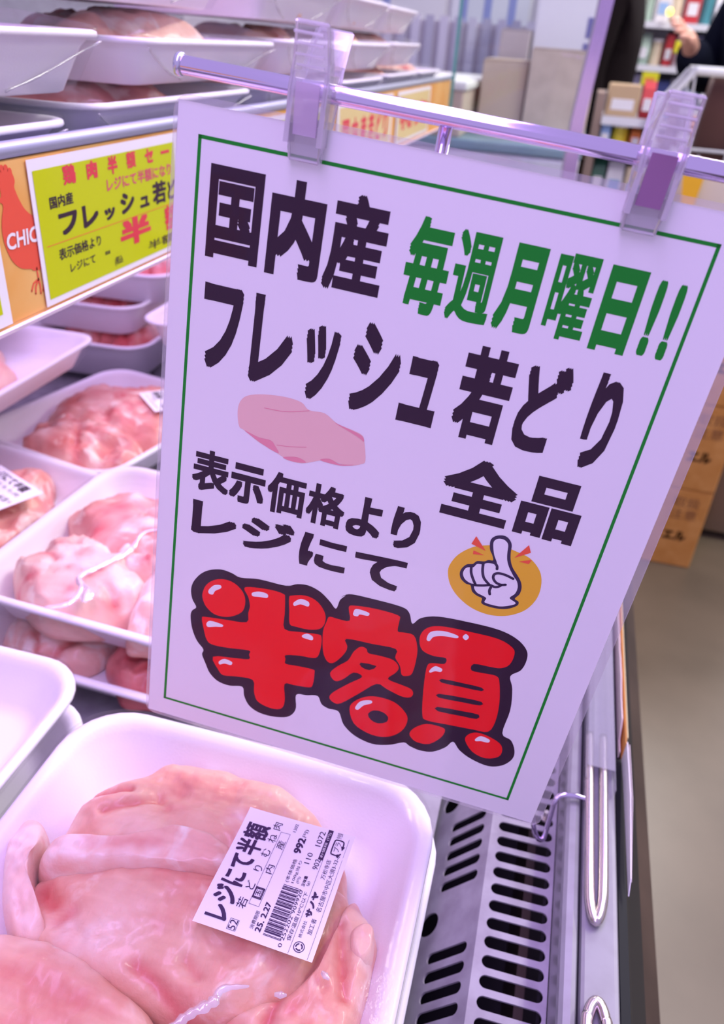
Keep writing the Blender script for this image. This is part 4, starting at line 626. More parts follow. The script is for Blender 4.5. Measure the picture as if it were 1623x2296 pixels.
# clips: front and back jaw, thumb grips with ribs, mauve insert
def clip(u, label, ins, spread, lean):
    c = tag(sign_root('sign_clip', u, 0, 0), label, 'clip', None)
    def arm(s, name, hw, topw):
        prof = [(-0.0012, 0.0014), (0.004, 0.0022), (0.010, 0.0040), (0.0165, 0.0054), (0.0205, 0.0058), (0.0245, 0.0056), (0.029, 0.0068), (0.034, 0.0095), (0.0395, 0.0130)]
        th = [0.0014, 0.0020, 0.0024, 0.0024, 0.0022, 0.0024, 0.0024, 0.0020, 0.0018]; rs = []
        for (v, n), t_ in zip(prof, th):
            k = (v + 0.0012) / 0.0407; w = hw * (0.86 + 0.20 * math.sin(min(k * 1.7, 1.0) * math.pi / 2)) if k < 0.6 else hw * (1.06 - (k - 0.6) / 0.4 * (1.06 - topw)); n *= spread if v > 0.025 else 1.0; o_ = lean * max(0, k - 0.5)
            rs.append([(-w + o_, v, s * n), (-w * 0.85 + o_, v, s * (n + t_)), (w * 0.85 + o_, v, s * (n + t_)), (w + o_, v, s * n)])
        b = MB(); b.rings(rs); o = fix_normals(b.build(name, acryl, c)); b = MB()
        for q in (1, 2): b.tube([r[q] for r in rs], 0.00055, 6)
        for q in (0, -1): b.tube([rs[q][1], rs[q][2]], 0.0006, 6)
        b.build('rounded_edge', clip_rim, o); return o
    f = arm(1, 'front_jaw', 0.0072, 0.84); arm(-1, 'back_jaw', 0.0072, 0.95)
    b = MB()
    for k in range(4):
        v = 0.0275 + 0.0030 * k; n = (0.0062 + 0.0022 * (k + 0.6) ** 1.12) * (spread if k > 1 else 1) + 0.0024; o_ = lean * (0.2 + 0.08 * k)
        b.tube([(-0.0048 + o_, v, n), (0.0048 + o_, v, n)], 0.0005, 6)
    b.build('grip_rib', clip_rim, c)
    b = MB(); b.rings([[(-0.0041, 0.0068, 0.0052), (0.0041, 0.0068, 0.0052), (0.0041, 0.0068, 0.0064), (-0.0041, 0.0068, 0.0064)], [(-0.0041, 0.0228, 0.0080), (0.0041, 0.0228, 0.0080), (0.0041, 0.0228, 0.0092), (-0.0041, 0.0228, 0.0092)]]); fix_normals(b.build('insert', ins, c))
    b = MB(); b.box(-0.0068, -0.0050, 0.004, 0.026, -0.0045, 0.0078); b.box(0.0050, 0.0068, 0.004, 0.026, -0.0045, 0.0078); b.build('side_cheek', clip_rim, c)
    return c
clip(0.0405, 'clear plastic clip on the left of the rod with a pale mauve insert', insert_a, 1.0, 0.002)
clip(0.1575, 'clear plastic clip on the right of the rod with a dark mauve insert', insert_b, 1.0, -0.0005)

# ================================================================ things on the front bar
ch = tag(lens_root('card_channel'), 'clear plastic price channel standing on the white front bar', 'channel')
b = MB()
for (xa, xb, za, zb) in ((0.0815, 0.0822, -0.4174, -0.4080), (0.0822, 0.1000, -0.4087, -0.4080), (0.0993, 0.1000, -0.4174, -0.4087), (0.0855, 0.0859, -0.4174, -0.4087), (0.0945, 0.0949, -0.4174, -0.4087)): b.box(xa, xb, 0.392, 0.80, za, zb)
b.build('channel_body', clear('channel_plastic', (0.95, 0.95, 0.98), 0.6, 0.10, 0.12, None, 0.5, 0.06), ch)
b = MB(); b.box(0.0806, 0.0814, 0.382, 0.80, -0.4165, -0.4090); b.box(0.1002, 0.1008, 0.378, 0.80, -0.4165, -0.4110); b.build('channel_lip', clear('channel_lip_plastic', (0.97, 0.97, 0.98), 0.7, 0.08, 0.10, None, 0.5), ch)
tc = tag(lens_root('torn_card'), 'torn orange cardboard strip hanging on the outside of the clear channel', 'card')
rnd = random.Random(4); top = []; 
for i in range(34):
    y = 0.425 + 0.375 * i / 33; top.append((y, -0.4125 + rnd.uniform(-0.0014, 0.0012) - (0.010 if i < 2 else 0)))
b = MB(); poly = [(0.425, -0.470), (0.80, -0.470), (0.80, -0.4115), (0.425, -0.4135)]; b.prism(poly, 'x', 0.1090, 0.1094); fix_normals(b.build('card', mat('orange_card', (0.80, 0.36, 0.08), 0.6), tc))
b = MB(); poly = [(p[0], p[1] - 0.030) for p in top] + [(p[0], p[1] + 0.0006) for p in top[::-1]]; b.prism(poly, 'x', 0.1066, 0.1072); fix_normals(b.build('torn_front_layer', mat('torn_paper_edge', (0.90, 0.78, 0.74), 0.8), tc))
lf = tag(lens_root('paper_flap'), 'folded white paper flap hanging over the black bumper', 'paper')
b = MB(); b.prism([(0.312, -0.4235), (0.319, -0.4165), (0.375, -0.4090), (0.424, -0.4110), (0.424, -0.428), (0.40, -0.426)], 'x', 0.1092, 0.1097); fix_normals(b.build('outer_leaf', paper_m, lf))
b = MB(); b.prism([(0.322, -0.4235), (0.375, -0.4120), (0.424, -0.4130), (0.424, -0.428)], 'x', 0.1112, 0.1116); fix_normals(b.build('inner_leaf', mat('grey_paper', (0.55, 0.48, 0.50), 0.6), lf))
ys = tag(lens_root('edge_card'), 'thin yellow and white card strip standing outside the torn card', 'card')
b = MB(); b.box(0.1104, 0.1110, 0.432, 0.85, -0.460, -0.4145); b.build('card', mat('yellowish_card', (0.72, 0.66, 0.34), 0.6), ys)
for i, (pts, lb) in enumerate((([(0.0836, 0.425, -0.4120), (0.0838, 0.38, -0.4122), (0.0846, 0.310, -0.4132), (0.0856, 0.292, -0.4138), (0.0884, 0.284, -0.4140), (0.0914, 0.292, -0.4136), (0.0924, 0.310, -0.4122), (0.0928, 0.38, -0.4120), (0.0930, 0.425, -0.4118)], 'bent steel wire loop lying on the white bar at the end of the channel'),
                               ([(0.0838, 0.10, -0.4128), (0.0838, 0.215, -0.4132), (0.0850, 0.2325, -0.4135), (0.0890, 0.2395, -0.4135), (0.0928, 0.2325, -0.4132), (0.0940, 0.215, -0.4128), (0.0942, 0.10, -0.4122)], 'bent steel wire loop at the bottom edge of the picture on the white bar'))):
    w = tag(root('wire_loop', (0.0888, pts[4][1], -0.4178)), lb, 'wire')
    b = MB(); b.tube([Vector(p) - Vector((0.0888, pts[4][1], -0.4178)) for p in smooth_loop(pts, 6, False)], 0.0030, 14); b.build('wire', wire_m if i == 0 else wire_m, w, True)
bo = tag(root('fixing_bolt', (0.0615, 0.372, -0.4492)), 'small rusty bolt on the vent below the sign corner', 'bolt')
b = MB(); b.tube([(0, 0, 0), (0, 0, 0.003)], 0.0034, 6); b.tube([(0, 0, 0.003), (0, 0, 0.009)], 0.0016, 10); b.build('bolt', wire_m, bo)

# ================================================================ beyond the case
def carton(label, x0, x1, y0, y1, z0, z1, m=card_b, prints=(), name='carton', group=None):
    r = tag(root(name, ((x0 + x1) / 2, (y0 + y1) / 2, z0)), label, 'carton', group); w, l, h = (x1 - x0) / 2, (y1 - y0) / 2, z1 - z0
    b = MB(); b.rbox(-w, w, -l, l, 0, h - 0.003, 0.004); b.build('box_body', m, r)
    for s in (-1, 1):
        b = MB(); b.box(-w + 0.002, w - 0.002, min(s * 0.0015, s * l), max(s * 0.0015, s * l) - (0.002 if s > 0 else -0.0), h - 0.003, h); b.build('flap', m, r)
    b = MB(); b.box(-w - 0.0004, w + 0.0004, -0.024, 0.024, h, h + 0.0006); b.box(-w - 0.0006, -w, -0.024, 0.024, h - 0.06, h); b.box(w, w + 0.0006, -0.024, 0.024, h - 0.06, h); b.build('packing_tape', mat('tan_tape', (0.62, 0.50, 0.34), 0.3), r)
    for (s, u0, v0, u1, v1, bo) in prints:
        b = MB(); lettering(b, s, u0, v0, u1, v1, 0, bo); b.v = [(v[0], -l - 0.0006, v[1]) for v in b.v]; b.f = [tuple(f) for f in b.f]; b.build('print', print_brown, r)
    return r
bx = [('エル', 0.096, 0.082, 0.156, 0.112, .05), ('取扱', 0.098, 0.186, 0.166, 0.216, .0), ('注意', 0.098, 0.150, 0.166, 0.180, .0)]
for i in range(3):
    z0 = -1.2 + 0.2385 * i
    carton(('lowest', 'middle', 'topmost')[i] + ' brown printed carton of the floor stack right of the sign', 0.125, 0.506, 1.95, 2.11, z0, z0 + 0.2375, card_o, bx if i < 2 else bx, group='brown cartons stacked on the floor')
fr = tag(lens_root('chest_freezer'), 'white chest freezer with a teal band behind the glass end pane', 'freezer')
b = MB(); b.rbox(-0.75, 0.005, 2.12, 2.98, -1.19, -0.225, 0.01); b.build('body', mat('freezer_white', (0.70, 0.72, 0.78), 0.35), fr)
b = MB(); b.rbox(-0.755, 0.007, 2.115, 2.985, -0.225, -0.200, 0.006); b.build('teal_band', mat('teal_trim', (0.22, 0.36, 0.42), 0.4), fr)
carton('large tan carton on the freezer directly left of the bright post', -0.160, 0.004, 2.30, 2.55, -0.200, 0.004)
carton('second tan carton on the freezer with a yellowish top, left of the large one', -0.280, -0.165, 2.32, 2.60, -0.200, -0.028, mat('pale_carton', (0.58, 0.46, 0.34), 0.75))
carton('small tan carton behind the yellowish one', -0.28, -0.195, 2.64, 2.9, -0.200, 0.045, mat('grey_carton', (0.50, 0.44, 0.44), 0.7))
wb = tag(root('foam_box', (-0.46, 2.45, -0.200)), 'box with a bright white lid beyond the shelf end', 'box')
b = MB(); b.rbox(-0.165, 0.165, -0.32, 0.30, 0.0, 0.102, 0.004); b.build('body', card_b, wb)
b = MB(); b.rbox(-0.172, 0.172, -0.327, 0.307, 0.102, 0.122, 0.006); b.build('lid', mat('white_lid', (0.88, 0.90, 0.84), 0.5), wb)
gb = tag(root('plastic_crate', (-0.47, 3.22, -0.21)), 'pale lavender slatted crate behind the cartons', 'crate')
pm = mat('lavender_plastic', (0.48, 0.47, 0.58), 0.4)
b = MB(); b.box(-0.26, 0.26, -0.18, 0.18, 0, 0.02); b.build('base', pm, gb)
for i in range(11):
    b = MB(); b.box(-0.25 + i * 0.048, -0.222 + i * 0.048, -0.185, -0.172, 0.0, 0.285); b.build('slat', pm if i % 2 else mat('pale_lavender_plastic', (0.66, 0.64, 0.74), 0.4), gb)
b = MB(); b.box(-0.262, 0.262, -0.17, 0.18, 0.02, 0.27); b.build('contents', mat('grey_contents', (0.56, 0.52, 0.58), 0.6), gb)
sd = tag(root('side_table', (-0.50, 3.30, -1.2)), 'white stand that carries the lavender crate', 'stand')
b = MB(); b.box(-0.32, 0.32, -0.25, 0.25, 0.95, 0.988); b.build('top', white_steel, sd)
for sx in (-1, 1):
    for sy in (-1, 1): b = MB(); b.tube([(sx * 0.29, sy * 0.22, 0), (sx * 0.29, sy * 0.22, 0.95)], 0.018, 10); b.build('leg', white_steel, sd)
for i, (x, z, w, h, c, lb) in enumerate(((-0.52, 0.17, 0.36, 0.50, (0.80, 0.84, 0.92), 'white and blue poster at the top edge, leftmost of four'), (-0.14, 0.17, 0.34, 0.46, (0.86, 0.84, 0.88), 'white poster with lilac stripes at the top edge, second of four'), (0.17, 0.20, 0.24, 0.44, (0.90, 0.91, 0.95), 'plain white poster at the top edge behind the large carton'), (-0.9, 0.17, 0.34, 0.46, (0.82, 0.84, 0.88), 'white poster hidden behind the shelf trays at the far left'))):
    p = tag(root('poster', (x, 4.30, z)), lb, 'poster'); b = MB(); b.box(-w / 2, w / 2, -0.002, 0.002, -h / 2, h / 2); b.build('sheet', mat('poster_white_%s' % 'abcd'[i], c, 0.6), p)
    rnd = random.Random(i + 3); b = MB()
    for k in range(3 if i < 2 else 1): u = -w / 2 + 0.04 + k * w / 3.2; b.box(u, u + 0.035, -0.004, -0.0025, -h * 0.42, h * 0.40)
    b.build('printed_stripe', mat('poster_blue', (0.30, 0.36, 0.72), 0.6), p)
pw = tag(lens_root('partition'), 'white partition carrying the posters in the distance', 'partition')
b = MB(); b.box(-1.6, 0.06, 4.31, 4.36, -1.198, 0.9); b.build('panel', wall_m, pw)
fb = tag(root('foam_box', (-0.085, 2.80, -0.200)), 'tall white foam box at the top edge behind the large carton', 'box')
b = MB(); b.rbox(-0.105, 0.085, -0.12, 0.12, 0.0, 0.40, 0.006); b.build('body', mat('foam_white', (0.82, 0.83, 0.90), 0.6), fb)
b = MB(); b.rbox(-0.108, 0.088, -0.123, 0.123, 0.40, 0.43, 0.006); b.build('lid', MATS['foam_white'], fb)
b = MB(); b.box(0.042, 0.072, -0.1215, -0.119, 0.235, 0.285); b.box(0.040, 0.066, -0.1215, -0.119, 0.20, 0.222); b.build('blue_mark', mat('indigo_mark', (0.16, 0.16, 0.42), 0.6), fb)

# ---- racks and goods
COLS = {'dark green': (0.02, 0.10, 0.06), 'white': (0.78, 0.78, 0.82), 'lavender': (0.42, 0.40, 0.66), 'teal': (0.06, 0.26, 0.30), 'navy': (0.05, 0.07, 0.24), 'red': (0.52, 0.03, 0.04), 'tan': (0.52, 0.38, 0.22), 'yellow': (0.80, 0.66, 0.05), 'pale green': (0.45, 0.62, 0.50), 'grey blue': (0.30, 0.36, 0.52), 'sky blue': (0.30, 0.48, 0.80), 'orange': (0.80, 0.24, 0.06), 'brown': (0.16, 0.07, 0.04), 'cream': (0.74, 0.64, 0.46)}
gm = {k: mat('goods_' + k.replace(' ', '_'), v, 0.45) for k, v in COLS.items()}
rk_m = mat('rack_white', (0.62, 0.62, 0.68), 0.45)
def rack(label, x0, x1, y0, y1, zs, top):
    r = tag(lens_root('goods_rack'), label, 'rack')
    for z in zs:
        b = MB(); b.box(x0, x1, y0, y1, z - 0.006, z); b.build('shelf', rk_m, r)
        b = MB(); b.box(x0, x1, y0 - 0.008, y0, z - 0.022, z + 0.002); b.build('price_edge', mat('rack_edge', (0.74, 0.76, 0.82), 0.3), r)
    b = MB(); b.box(x0, x1, y1, y1 + 0.015, -1.19, top); b.build('back_panel', mat('rack_back', (0.20, 0.22, 0.24), 0.6), r)
    for x in (x0 - 0.025, x1):
        b = MB(); b.box(x, x + 0.025, y0, y1 + 0.015, -1.199, top); b.build('upright', mat('rack_upright', (0.28, 0.20, 0.17), 0.5), r)
    return r
def goods(kind, col, x, y, z, w, h, label, group, d=0.08):
    r = tag(root({'box': 'goods_box', 'bottle': 'goods_bottle', 'bag': 'goods_bag', 'jar': 'goods_jar'}[kind], (x, y, z)), label, kind, group); m = gm[col]; b = MB()
    if kind == 'box': b.rbox(-w / 2, w / 2, -d / 2, d / 2, 0, h, 0.004, 1); b.build('carton', m, r)
    elif kind == 'bag':
        b.rings([[(-w / 2, -d * 0.25, 0), (w / 2, -d * 0.25, 0), (w / 2, d * 0.25, 0), (-w / 2, d * 0.25, 0)], [(-w * 0.52, -d / 2, h * 0.35), (w * 0.52, -d / 2, h * 0.35), (w * 0.52, d / 2, h * 0.35), (-w * 0.52, d / 2, h * 0.35)], [(-w * 0.48, -d * 0.3, h * 0.8), (w * 0.48, -d * 0.3, h * 0.8), (w * 0.48, d * 0.3, h * 0.8), (-w * 0.48, d * 0.3, h * 0.8)], [(-w / 2, -0.003, h), (w / 2, -0.003, h), (w / 2, 0.003, h), (-w / 2, 0.003, h)]]); b.build('pouch', m, r)
    else:
        k = 0.45 if kind == 'bottle' else 0.9
        b.tube([(0, 0, 0), (0, 0, h * 0.62), (0, 0, h * 0.74), (0, 0, h * 0.9)], [w / 2, w / 2, w / 2 * k, w / 2 * k], 14); b.build('container', m, r)
        b = MB(); b.tube([(0, 0, h * 0.9), (0, 0, h)], w / 2 * k * 1.1, 12); b.build('cap', gm['white'], r)
    if kind in ('box', 'bag'):
        b = MB(); b.box(-w * 0.34, w * 0.34, -d / 2 - 0.0012, -d / 2 + 0.002, h * 0.22, h * 0.55); b.build('panel', gm['white'] if col not in ('white', 'cream') else gm['sky blue'], r)
    return r
rack('tall goods rack far behind the right clip, between the two people', 0.125, 1.05, 4.10, 4.45, (-0.62, -0.34, -0.185, -0.030, 0.130), 0.60)
ORD = ['first', 'second', 'third', 'fourth', 'fifth', 'sixth', 'seventh', 'eighth']
plan = [('top', 0.130, [('bottle', 'pale green', 0.045, 0.15), ('box', 'white', 0.055, 0.13), ('jar', 'cream', 0.05, 0.11), ('box', 'red', 0.06, 0.14), ('bottle', 'teal', 0.05, 0.17), ('bag', 'white', 0.07, 0.14)]),
        ('upper', -0.030, [('bag', 'pale green', 0.06, 0.12), ('jar', 'cream', 0.05, 0.10), ('box', 'red', 0.035, 0.12), ('jar', 'white', 0.055, 0.11), ('bag', 'lavender', 0.075, 0.12), ('box', 'dark green', 0.07, 0.13)]),
        ('middle', -0.185, [('box', 'lavender', 0.055, 0.12), ('bottle', 'teal', 0.05, 0.13), ('box', 'navy', 0.06, 0.10), ('bag', 'white', 0.05, 0.11), ('box', 'grey blue', 0.06, 0.11), ('box', 'dark green', 0.07, 0.12)]),
        ('lower', -0.340, [('box', 'red', 0.05, 0.13), ('box', 'dark green', 0.065, 0.12), ('bag', 'grey blue', 0.06, 0.11), ('box', 'dark green', 0.05, 0.12), ('box', 'brown', 0.08, 0.13), ('bag', 'tan', 0.07, 0.12)])]
for sh, z, row in plan:
    x = 0.155
    for i, (k, c, w, h) in enumerate(row):
        goods(k, c, x + w / 2, 4.17, z, w, h, '%s %s, %s from left on the %s shelf of the far rack' % (c, k, ORD[i], sh), 'goods on the far rack'); x += w + 0.006
def tagcard(x, y, z, w, h, label, c='yellow'):
    p = tag(root('shelf_tag', (x, y, z)), label, 'tag', 'yellow shelf tags'); b = MB(); b.rbox(-w / 2, w / 2, -0.002, 0.002, -h / 2, h / 2, 0.0015, 1); b.build('tag_card', mat('tag_' + c, (0.74, 0.72, 0.02), 0.5), p); b = MB(); b.box(-w * 0.3, w * 0.3, -0.0028, -0.002, -h * 0.12, h * 0.08); b.build('printed_line', gm['orange'], p)
tagcard(0.348, 4.085, 0.045, 0.072, 0.045, 'upper yellow shelf tag on the far rack, near the coat of the right person'); tagcard(0.240, 4.085, -0.080, 0.070, 0.050, 'lower yellow shelf tag on the far rack, straight above the right clip'); tagcard(0.160, 4.085, -0.10, 0.026, 0.036, 'narrow yellow shelf tag on the far rack beside the left person')
lp = tag(root('lamp_bulb', (0.258, 4.07, 0.170)), 'small glowing yellow bulb on the far rack at the top edge', 'lamp')
b = MB(); b.tube([(0, 0, -0.016), (0, 0, -0.008), (0, 0, 0.004), (0, 0, 0.012)], [0.006, 0.014, 0.014, 0.006], 12); b.build('bulb', mat('bulb_glow', (1, 0.85, 0.2), 0.4), lp, True); MATS['bulb_glow'].node_tree.nodes['Principled BSDF'].inputs['Emission Color'].default_value = (1, 0.75, 0.10, 1); MATS['bulb_glow'].node_tree.nodes['Principled BSDF'].inputs['Emission Strength'].default_value = 2.5
b = MB(); b.tube([(0, 0, 0.012), (0, 0, 0.03)], 0.007, 10); b.build('socket', gm['white'], lp)
rack('low goods rack between the bright post and the right clip', 0.048, 0.240, 2.74, 3.00, (-0.62, -0.395, -0.245, -0.160), -0.10)
low = [(-0.160, 'upper', [('box', 'tan', 0.095, 0.088), ('bag', 'red', 0.035, 0.10), ('bag', 'cream', 0.05, 0.035)]), (-0.245, 'second', [('box', 'sky blue', 0.03, 0.07), ('jar', 'yellow', 0.05, 0.062), ('bag', 'orange', 0.03, 0.060), ('bag', 'tan', 0.06, 0.05)]), (-0.395, 'third', [('bag', 'dark green', 0.04, 0.12), ('bag', 'white', 0.05, 0.11), ('box', 'cream', 0.06, 0.10)]), (-0.62, 'lowest', [('box', 'white', 0.05, 0.16), ('bag', 'pale green', 0.06, 0.15), ('box', 'brown', 0.06, 0.15)])]
for z, sh, row in low:
    x = 0.052
    for i, (k, c, w, h) in enumerate(row):
        goods(k, c, x + w / 2, 2.79, z, w, h, '%s %s, %s from the left on the %s shelf of the low rack' % (c, k, ORD[i], sh), 'goods on the low rack'); x += w + 0.006
dt = tag(root('display_table', (0.45, 2.30, -1.2)), 'display table under a pale beige cloth at the right edge behind the right clip', 'table')
b = MB(); b.rbox(-0.235, 0.4, -0.15, 0.15, 0.93, 0.965, 0.008); b.build('table_top', gm['cream'], dt)
b = MB(); ring = [];
for i in range(96):
    p = rrect(0.66, 0.33, 0.03, 0, 23)[i]; ring.append((p[0] + 0.0825, p[1]))
b.rings([[(p[0] * 0.97, p[1] * 0.97, 0.972) for p in ring], [(p[0], p[1], 0.966) for p in ring], [(p[0] + 0.010 * math.sin(i * 1.1), p[1] + 0.010 * math.cos(i * 0.9), 0.45) for i, p in enumerate(ring)], [(p[0] + 0.018 * math.sin(i * 1.1), p[1] + 0.018 * math.cos(i * 0.9), 0.03) for i, p in enumerate(ring)]], True, False, True); b.build('cloth', mat('beige_cloth', (0.52, 0.47, 0.38), 0.8), dt, True)
for sx, sy in ((-0.2, -0.12), (0.36, -0.12), (-0.2, 0.12), (0.36, 0.12)): b = MB(); b.tube([(sx, sy, 0), (sx, sy, 0.93)], 0.015, 8); b.build('leg', rk_m, dt)
yt = tag(root('price_tag', (0.268, 2.105, -0.262)), 'amber price tag hanging from the beige cloth behind the right clip', 'tag')
b = MB(); b.rings([[(-0.026, 0, 0.05), (0.028, 0, 0.05), (0.018, 0, -0.05), (-0.006, 0, -0.05)], [(-0.026, 0.003, 0.05), (0.028, 0.003, 0.05), (0.018, 0.003, -0.05), (-0.006, 0.003, -0.05)]]); fix_normals(b.build('tag_card', mat('amber_tag', (0.80, 0.46, 0.01), 0.5), yt))
b = MB(); b.box(-0.003, 0.005, 0.0, 0.002, 0.05, 0.075); b.build('string', gm['white'], yt)
ct = tag(root('shopping_cart', (0.46, 2.60, -1.2)), 'pale grey wire shopping cart pushed by the right person', 'cart'); cm = mat('cart_grey', (0.60, 0.64, 0.66), 0.4)
b = MB(); R_ = [(-0.20, -0.085), (0.30, -0.085), (0.30, 0.085), (-0.20, 0.085), (-0.20, -0.085)]
b.tube([(p[0], p[1], 1.178) for p in R_], 0.011, 8); b.build('basket_rim', cm, ct)
b = MB()
for k in range(2):
    zc = 0.92 + k * 0.07; b.tube([(p[0] * (0.86 + 0.035 * k), p[1] * (0.86 + 0.035 * k), zc) for p in R_], 0.004, 6)
for i in range(5):
    for sy in (-1, 1): x = -0.2 + 0.125 * i; b.tube([(x, sy * 0.085, 1.178), (x * 0.86, sy * 0.073, 0.90)], 0.003, 5)
b.build('basket_wires', cm, ct)
b = MB(); b.tube([(-0.20, -0.085, 1.178), (-0.262, -0.085, 1.09), (-0.275, -0.085, 0.92)], 0.008, 8); b.build('side_bar', cm, ct); b = MB(); b.tube([(-0.20, 0.085, 1.178), (-0.262, 0.085, 1.09), (-0.275, 0.085, 0.92)], 0.008, 8); b.build('side_bar', cm, ct); b = MB(); b.tube([(0.30, -0.085, 1.178), (0.40, -0.08, 1.20), (0.40, 0.08, 1.20), (0.30, 0.085, 1.178)], 0.010, 8); b.build('handle', cm, ct)
for sx in (-0.2, 0.2):
    for sy in (-0.08, 0.08):
        b = MB(); b.tube([(sx, sy, 0.10), (sx, sy * 0.9, 0.90)], 0.010, 8); b.build('leg', cm, ct)
        b = MB(); b.tube([(sx, sy - 0.012, 0.05), (sx, sy + 0.012, 0.05)], 0.05, 16); b.build('wheel', black_m, ct)
bg = tag(root('shopping_bag', (0.505, 2.60, -0.30)), 'dark brown shopping bag standing in the wire cart', 'bag')
b = MB(); q = lambda s, z, dx=0: [(p[0] * s + dx, p[1] * s, z) for p in [(-0.20, -0.062), (0.0, -0.068), (0.21, -0.062), (0.215, 0), (0.21, 0.062), (0, 0.068), (-0.20, 0.062), (-0.205, 0)]]
b.rings([q(0.85, 0), q(0.97, 0.08), q(1.0, 0.17, 0.005), q(0.94, 0.265)]); b.build('bag_body', mat('brown_bag', (0.075, 0.028, 0.022), 0.6), bg, True)
b = MB(); b.tube(smooth_loop([(-0.09, -0.06, 0.25), (-0.06, -0.06, 0.33), (0.06, -0.06, 0.33), (0.09, -0.06, 0.25)], 4, False), 0.008, 6); b.build('bag_handle', MATS['brown_bag'], bg)

# ---- two shoppers
def skin_mesh(name, pts, edges, m, parent, rootv=0, sub=2):
    bm = bmesh.new(); ly = bm.verts.layers.skin.verify(); vs = [bm.verts.new(p[:3]) for p in pts]; bm.verts.ensure_lookup_table()
    for a, c in edges: bm.edges.new((vs[a], vs[c]))
    for v, p in zip(vs, pts): r = p[3]; v[ly].radius = r if isinstance(r, tuple) else (r, r)
    vs[rootv][ly].use_root = True
    me = bpy.data.meshes.new(name); bm.to_mesh(me); bm.free(); o = bpy.data.objects.new(name, me); COL.objects.link(o)
    o.modifiers.new('s', 'SKIN').use_smooth_shade = True; sb = o.modifiers.new('d', 'SUBSURF'); sb.levels = sb.render_levels = sub
    bpy.context.view_layer.update(); ev = bpy.data.meshes.new_from_object(o.evaluated_get(bpy.context.evaluated_depsgraph_get())); bpy.data.objects.remove(o); bpy.data.meshes.remove(me)
    ev.name = name; ev.polygons.foreach_set('use_smooth', [True] * len(ev.polygons)); ev.materials.clear(); return link(name, ev, m, parent)
def hand_chains(pts, edges, wrist, palm, side, tip):
    """palm vertex plus five unequal bent finger chains leaving it"""
    w = Vector(wrist); d = Vector(tip).normalized(); s = Vector(side).normalized(); nrm = d.cross(s).normalized(); base = palm
    for k, (o, L) in enumerate(((-0.030, 0.066), (-0.010, 0.078), (0.011, 0.074), (0.030, 0.058))):
        b0 = w + d * 0.075 + s * o; i = len(pts); pts += [(*b0, 0.0105), (*(b0 + d * L * 0.5 - nrm * L * 0.12), 0.0095), (*(b0 + d * L * 0.85 - nrm * L * 0.40), 0.0078)]; edges += [(base, i), (i, i + 1), (i + 1, i + 2)]
    b0 = w + d * 0.03 - s * 0.034; i = len(pts); pts += [(*b0, 0.012), (*(b0 + d * 0.032 - s * 0.022), 0.0105), (*(b0 + d * 0.058 - s * 0.020 - nrm * 0.012), 0.0085)]; edges += [(base, i), (i, i + 1), (i + 1, i + 2)]
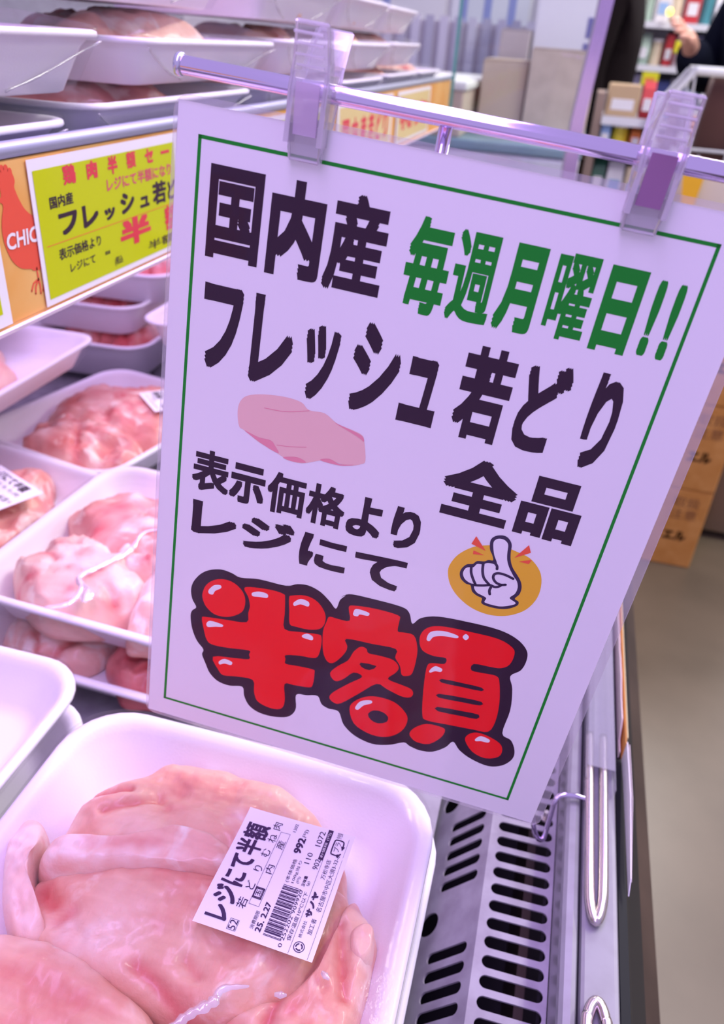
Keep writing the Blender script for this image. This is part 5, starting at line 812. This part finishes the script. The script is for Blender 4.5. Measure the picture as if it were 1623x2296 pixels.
def person(label, x, y, rz, coat, pants, Lh, Rh, Le, Re):
    """standing figure facing local -Y; Lh/Rh are wrists, Le/Re elbows"""
    p = tag(root('person', (x, y, -1.2), rz), label, 'person'); sk = mat('skin', (0.66, 0.36, 0.27), 0.5)
    pts = [(0, 0, 0.93, (0.155, 0.105)), (0, -0.005, 1.12, (0.135, 0.095)), (0, -0.005, 1.30, (0.165, 0.105)), (0, 0, 1.40, (0.10, 0.075)), (0, -0.005, 1.47, (0.052, 0.052)), (0, -0.018, 1.545, (0.066, 0.078)), (0, -0.012, 1.63, (0.072, 0.088)), (0, 0, 1.69, (0.045, 0.055))]
    ed = [(i, i + 1) for i in range(7)]
    for s, E_, W_ in ((-1, Re, Rh), (1, Le, Lh)):
        i = len(pts); e = Vector(E_); w = Vector(W_); d = (w - e).normalized()
        pts += [(s * 0.165, 0, 1.385, 0.055), (*e, 0.040), (*w, 0.027), (*(w + d * 0.05), (0.036, 0.016))]; ed += [(3, i), (i, i + 1), (i + 1, i + 2), (i + 2, i + 3)]
        sd_ = d.cross(Vector((0.3, -1, 0.2))).normalized(); hand_chains(pts, ed, w, i + 3, sd_, d)
        i = len(pts); pts += [(s * 0.09, 0, 0.86, 0.085), (s * 0.095, -0.01, 0.48, 0.056), (s * 0.095, 0.01, 0.09, 0.038), (s * 0.10, -0.07, 0.04, 0.036), (s * 0.105, -0.15, 0.03, 0.028)]; ed += [(0, i)] + [(i + k, i + k + 1) for k in range(4)]
    skin_mesh('body', pts, ed, sk, p)
    c = [(0, 0, 0.80, (0.205, 0.150)), (0, 0, 1.00, (0.185, 0.135)), (0, -0.005, 1.18, (0.175, 0.125)), (0, -0.005, 1.33, (0.19, 0.125)), (0, 0, 1.42, (0.11, 0.085))]; ce = [(0, 1), (1, 2), (2, 3), (3, 4)]
    for s, E_, W_ in ((-1, Re, Rh), (1, Le, Lh)):
        i = len(c); c += [(s * 0.185, 0, 1.385, 0.085), (*E_, 0.074), (*W_, 0.056)]; ce += [(3, i), (i, i + 1), (i + 1, i + 2)]
    skin_mesh('coat', c, ce, coat, p)
    t_ = [(0, 0, 0.93, (0.165, 0.115))]; te = []
    for s in (-1, 1): i = len(t_); t_ += [(s * 0.092, 0, 0.80, 0.100), (s * 0.095, -0.008, 0.48, 0.074), (s * 0.095, 0.01, 0.10, 0.062)]; te += [(0, i), (i, i + 1), (i + 1, i + 2)]
    skin_mesh('trousers', t_, te, pants, p)
    for s in (-1, 1): skin_mesh('shoe', [(s * 0.095, 0.03, 0.045, 0.045), (s * 0.10, -0.07, 0.045, 0.047), (s * 0.105, -0.165, 0.035, 0.034)], [(0, 1), (1, 2)], black_m, p, 0, 2)
    skin_mesh('hair', [(0, 0.035, 1.56, (0.070, 0.060)), (0, 0.022, 1.65, (0.084, 0.082)), (0, 0.0, 1.715, (0.058, 0.066))], [(0, 1), (1, 2)], mat('black_hair', (0.015, 0.012, 0.012), 0.4), p)
    b = MB()
    for s in (-1, 1): b.tube([(s * 0.029, -0.094, 1.612), (s * 0.029, -0.100, 1.612)], 0.009, 10)
    b.build('eye', black_m, p); b = MB(); b.tube([(-0.022, -0.088, 1.545), (0, -0.096, 1.543), (0.022, -0.088, 1.545)], 0.005, 6); b.build('mouth', mat('lip', (0.5, 0.18, 0.15), 0.5), p); b = MB(); b.tube([(0, -0.092, 1.615), (0, -0.108, 1.583), (0, -0.098, 1.573)], [0.007, 0.012, 0.008], 8); b.build('nose', sk, p, True)
    return p
navy = mat('navy_coat_cloth', (0.008, 0.010, 0.020), 0.9, 0, 0.05); blk = mat('black_coat_cloth', (0.010, 0.007, 0.008), 0.9, 0, 0.05); bro = mat('dark_brown_cloth', (0.026, 0.011, 0.008), 0.9, 0, 0.05)
person('person in a long black coat standing sideways behind the bright post', 0.030, 3.55, math.radians(80), blk, bro, (0.17, -0.10, 0.86), (-0.19, -0.06, 0.86), (0.22, 0.02, 1.12), (-0.22, 0.03, 1.12))
person('person in a navy coat at the top right corner pushing the cart', 0.55, 3.10, math.radians(-55), navy, bro, (0.14, -0.24, 1.05), (-0.13, -0.24, 1.24), (0.24, -0.03, 1.12), (-0.25, -0.05, 1.13))
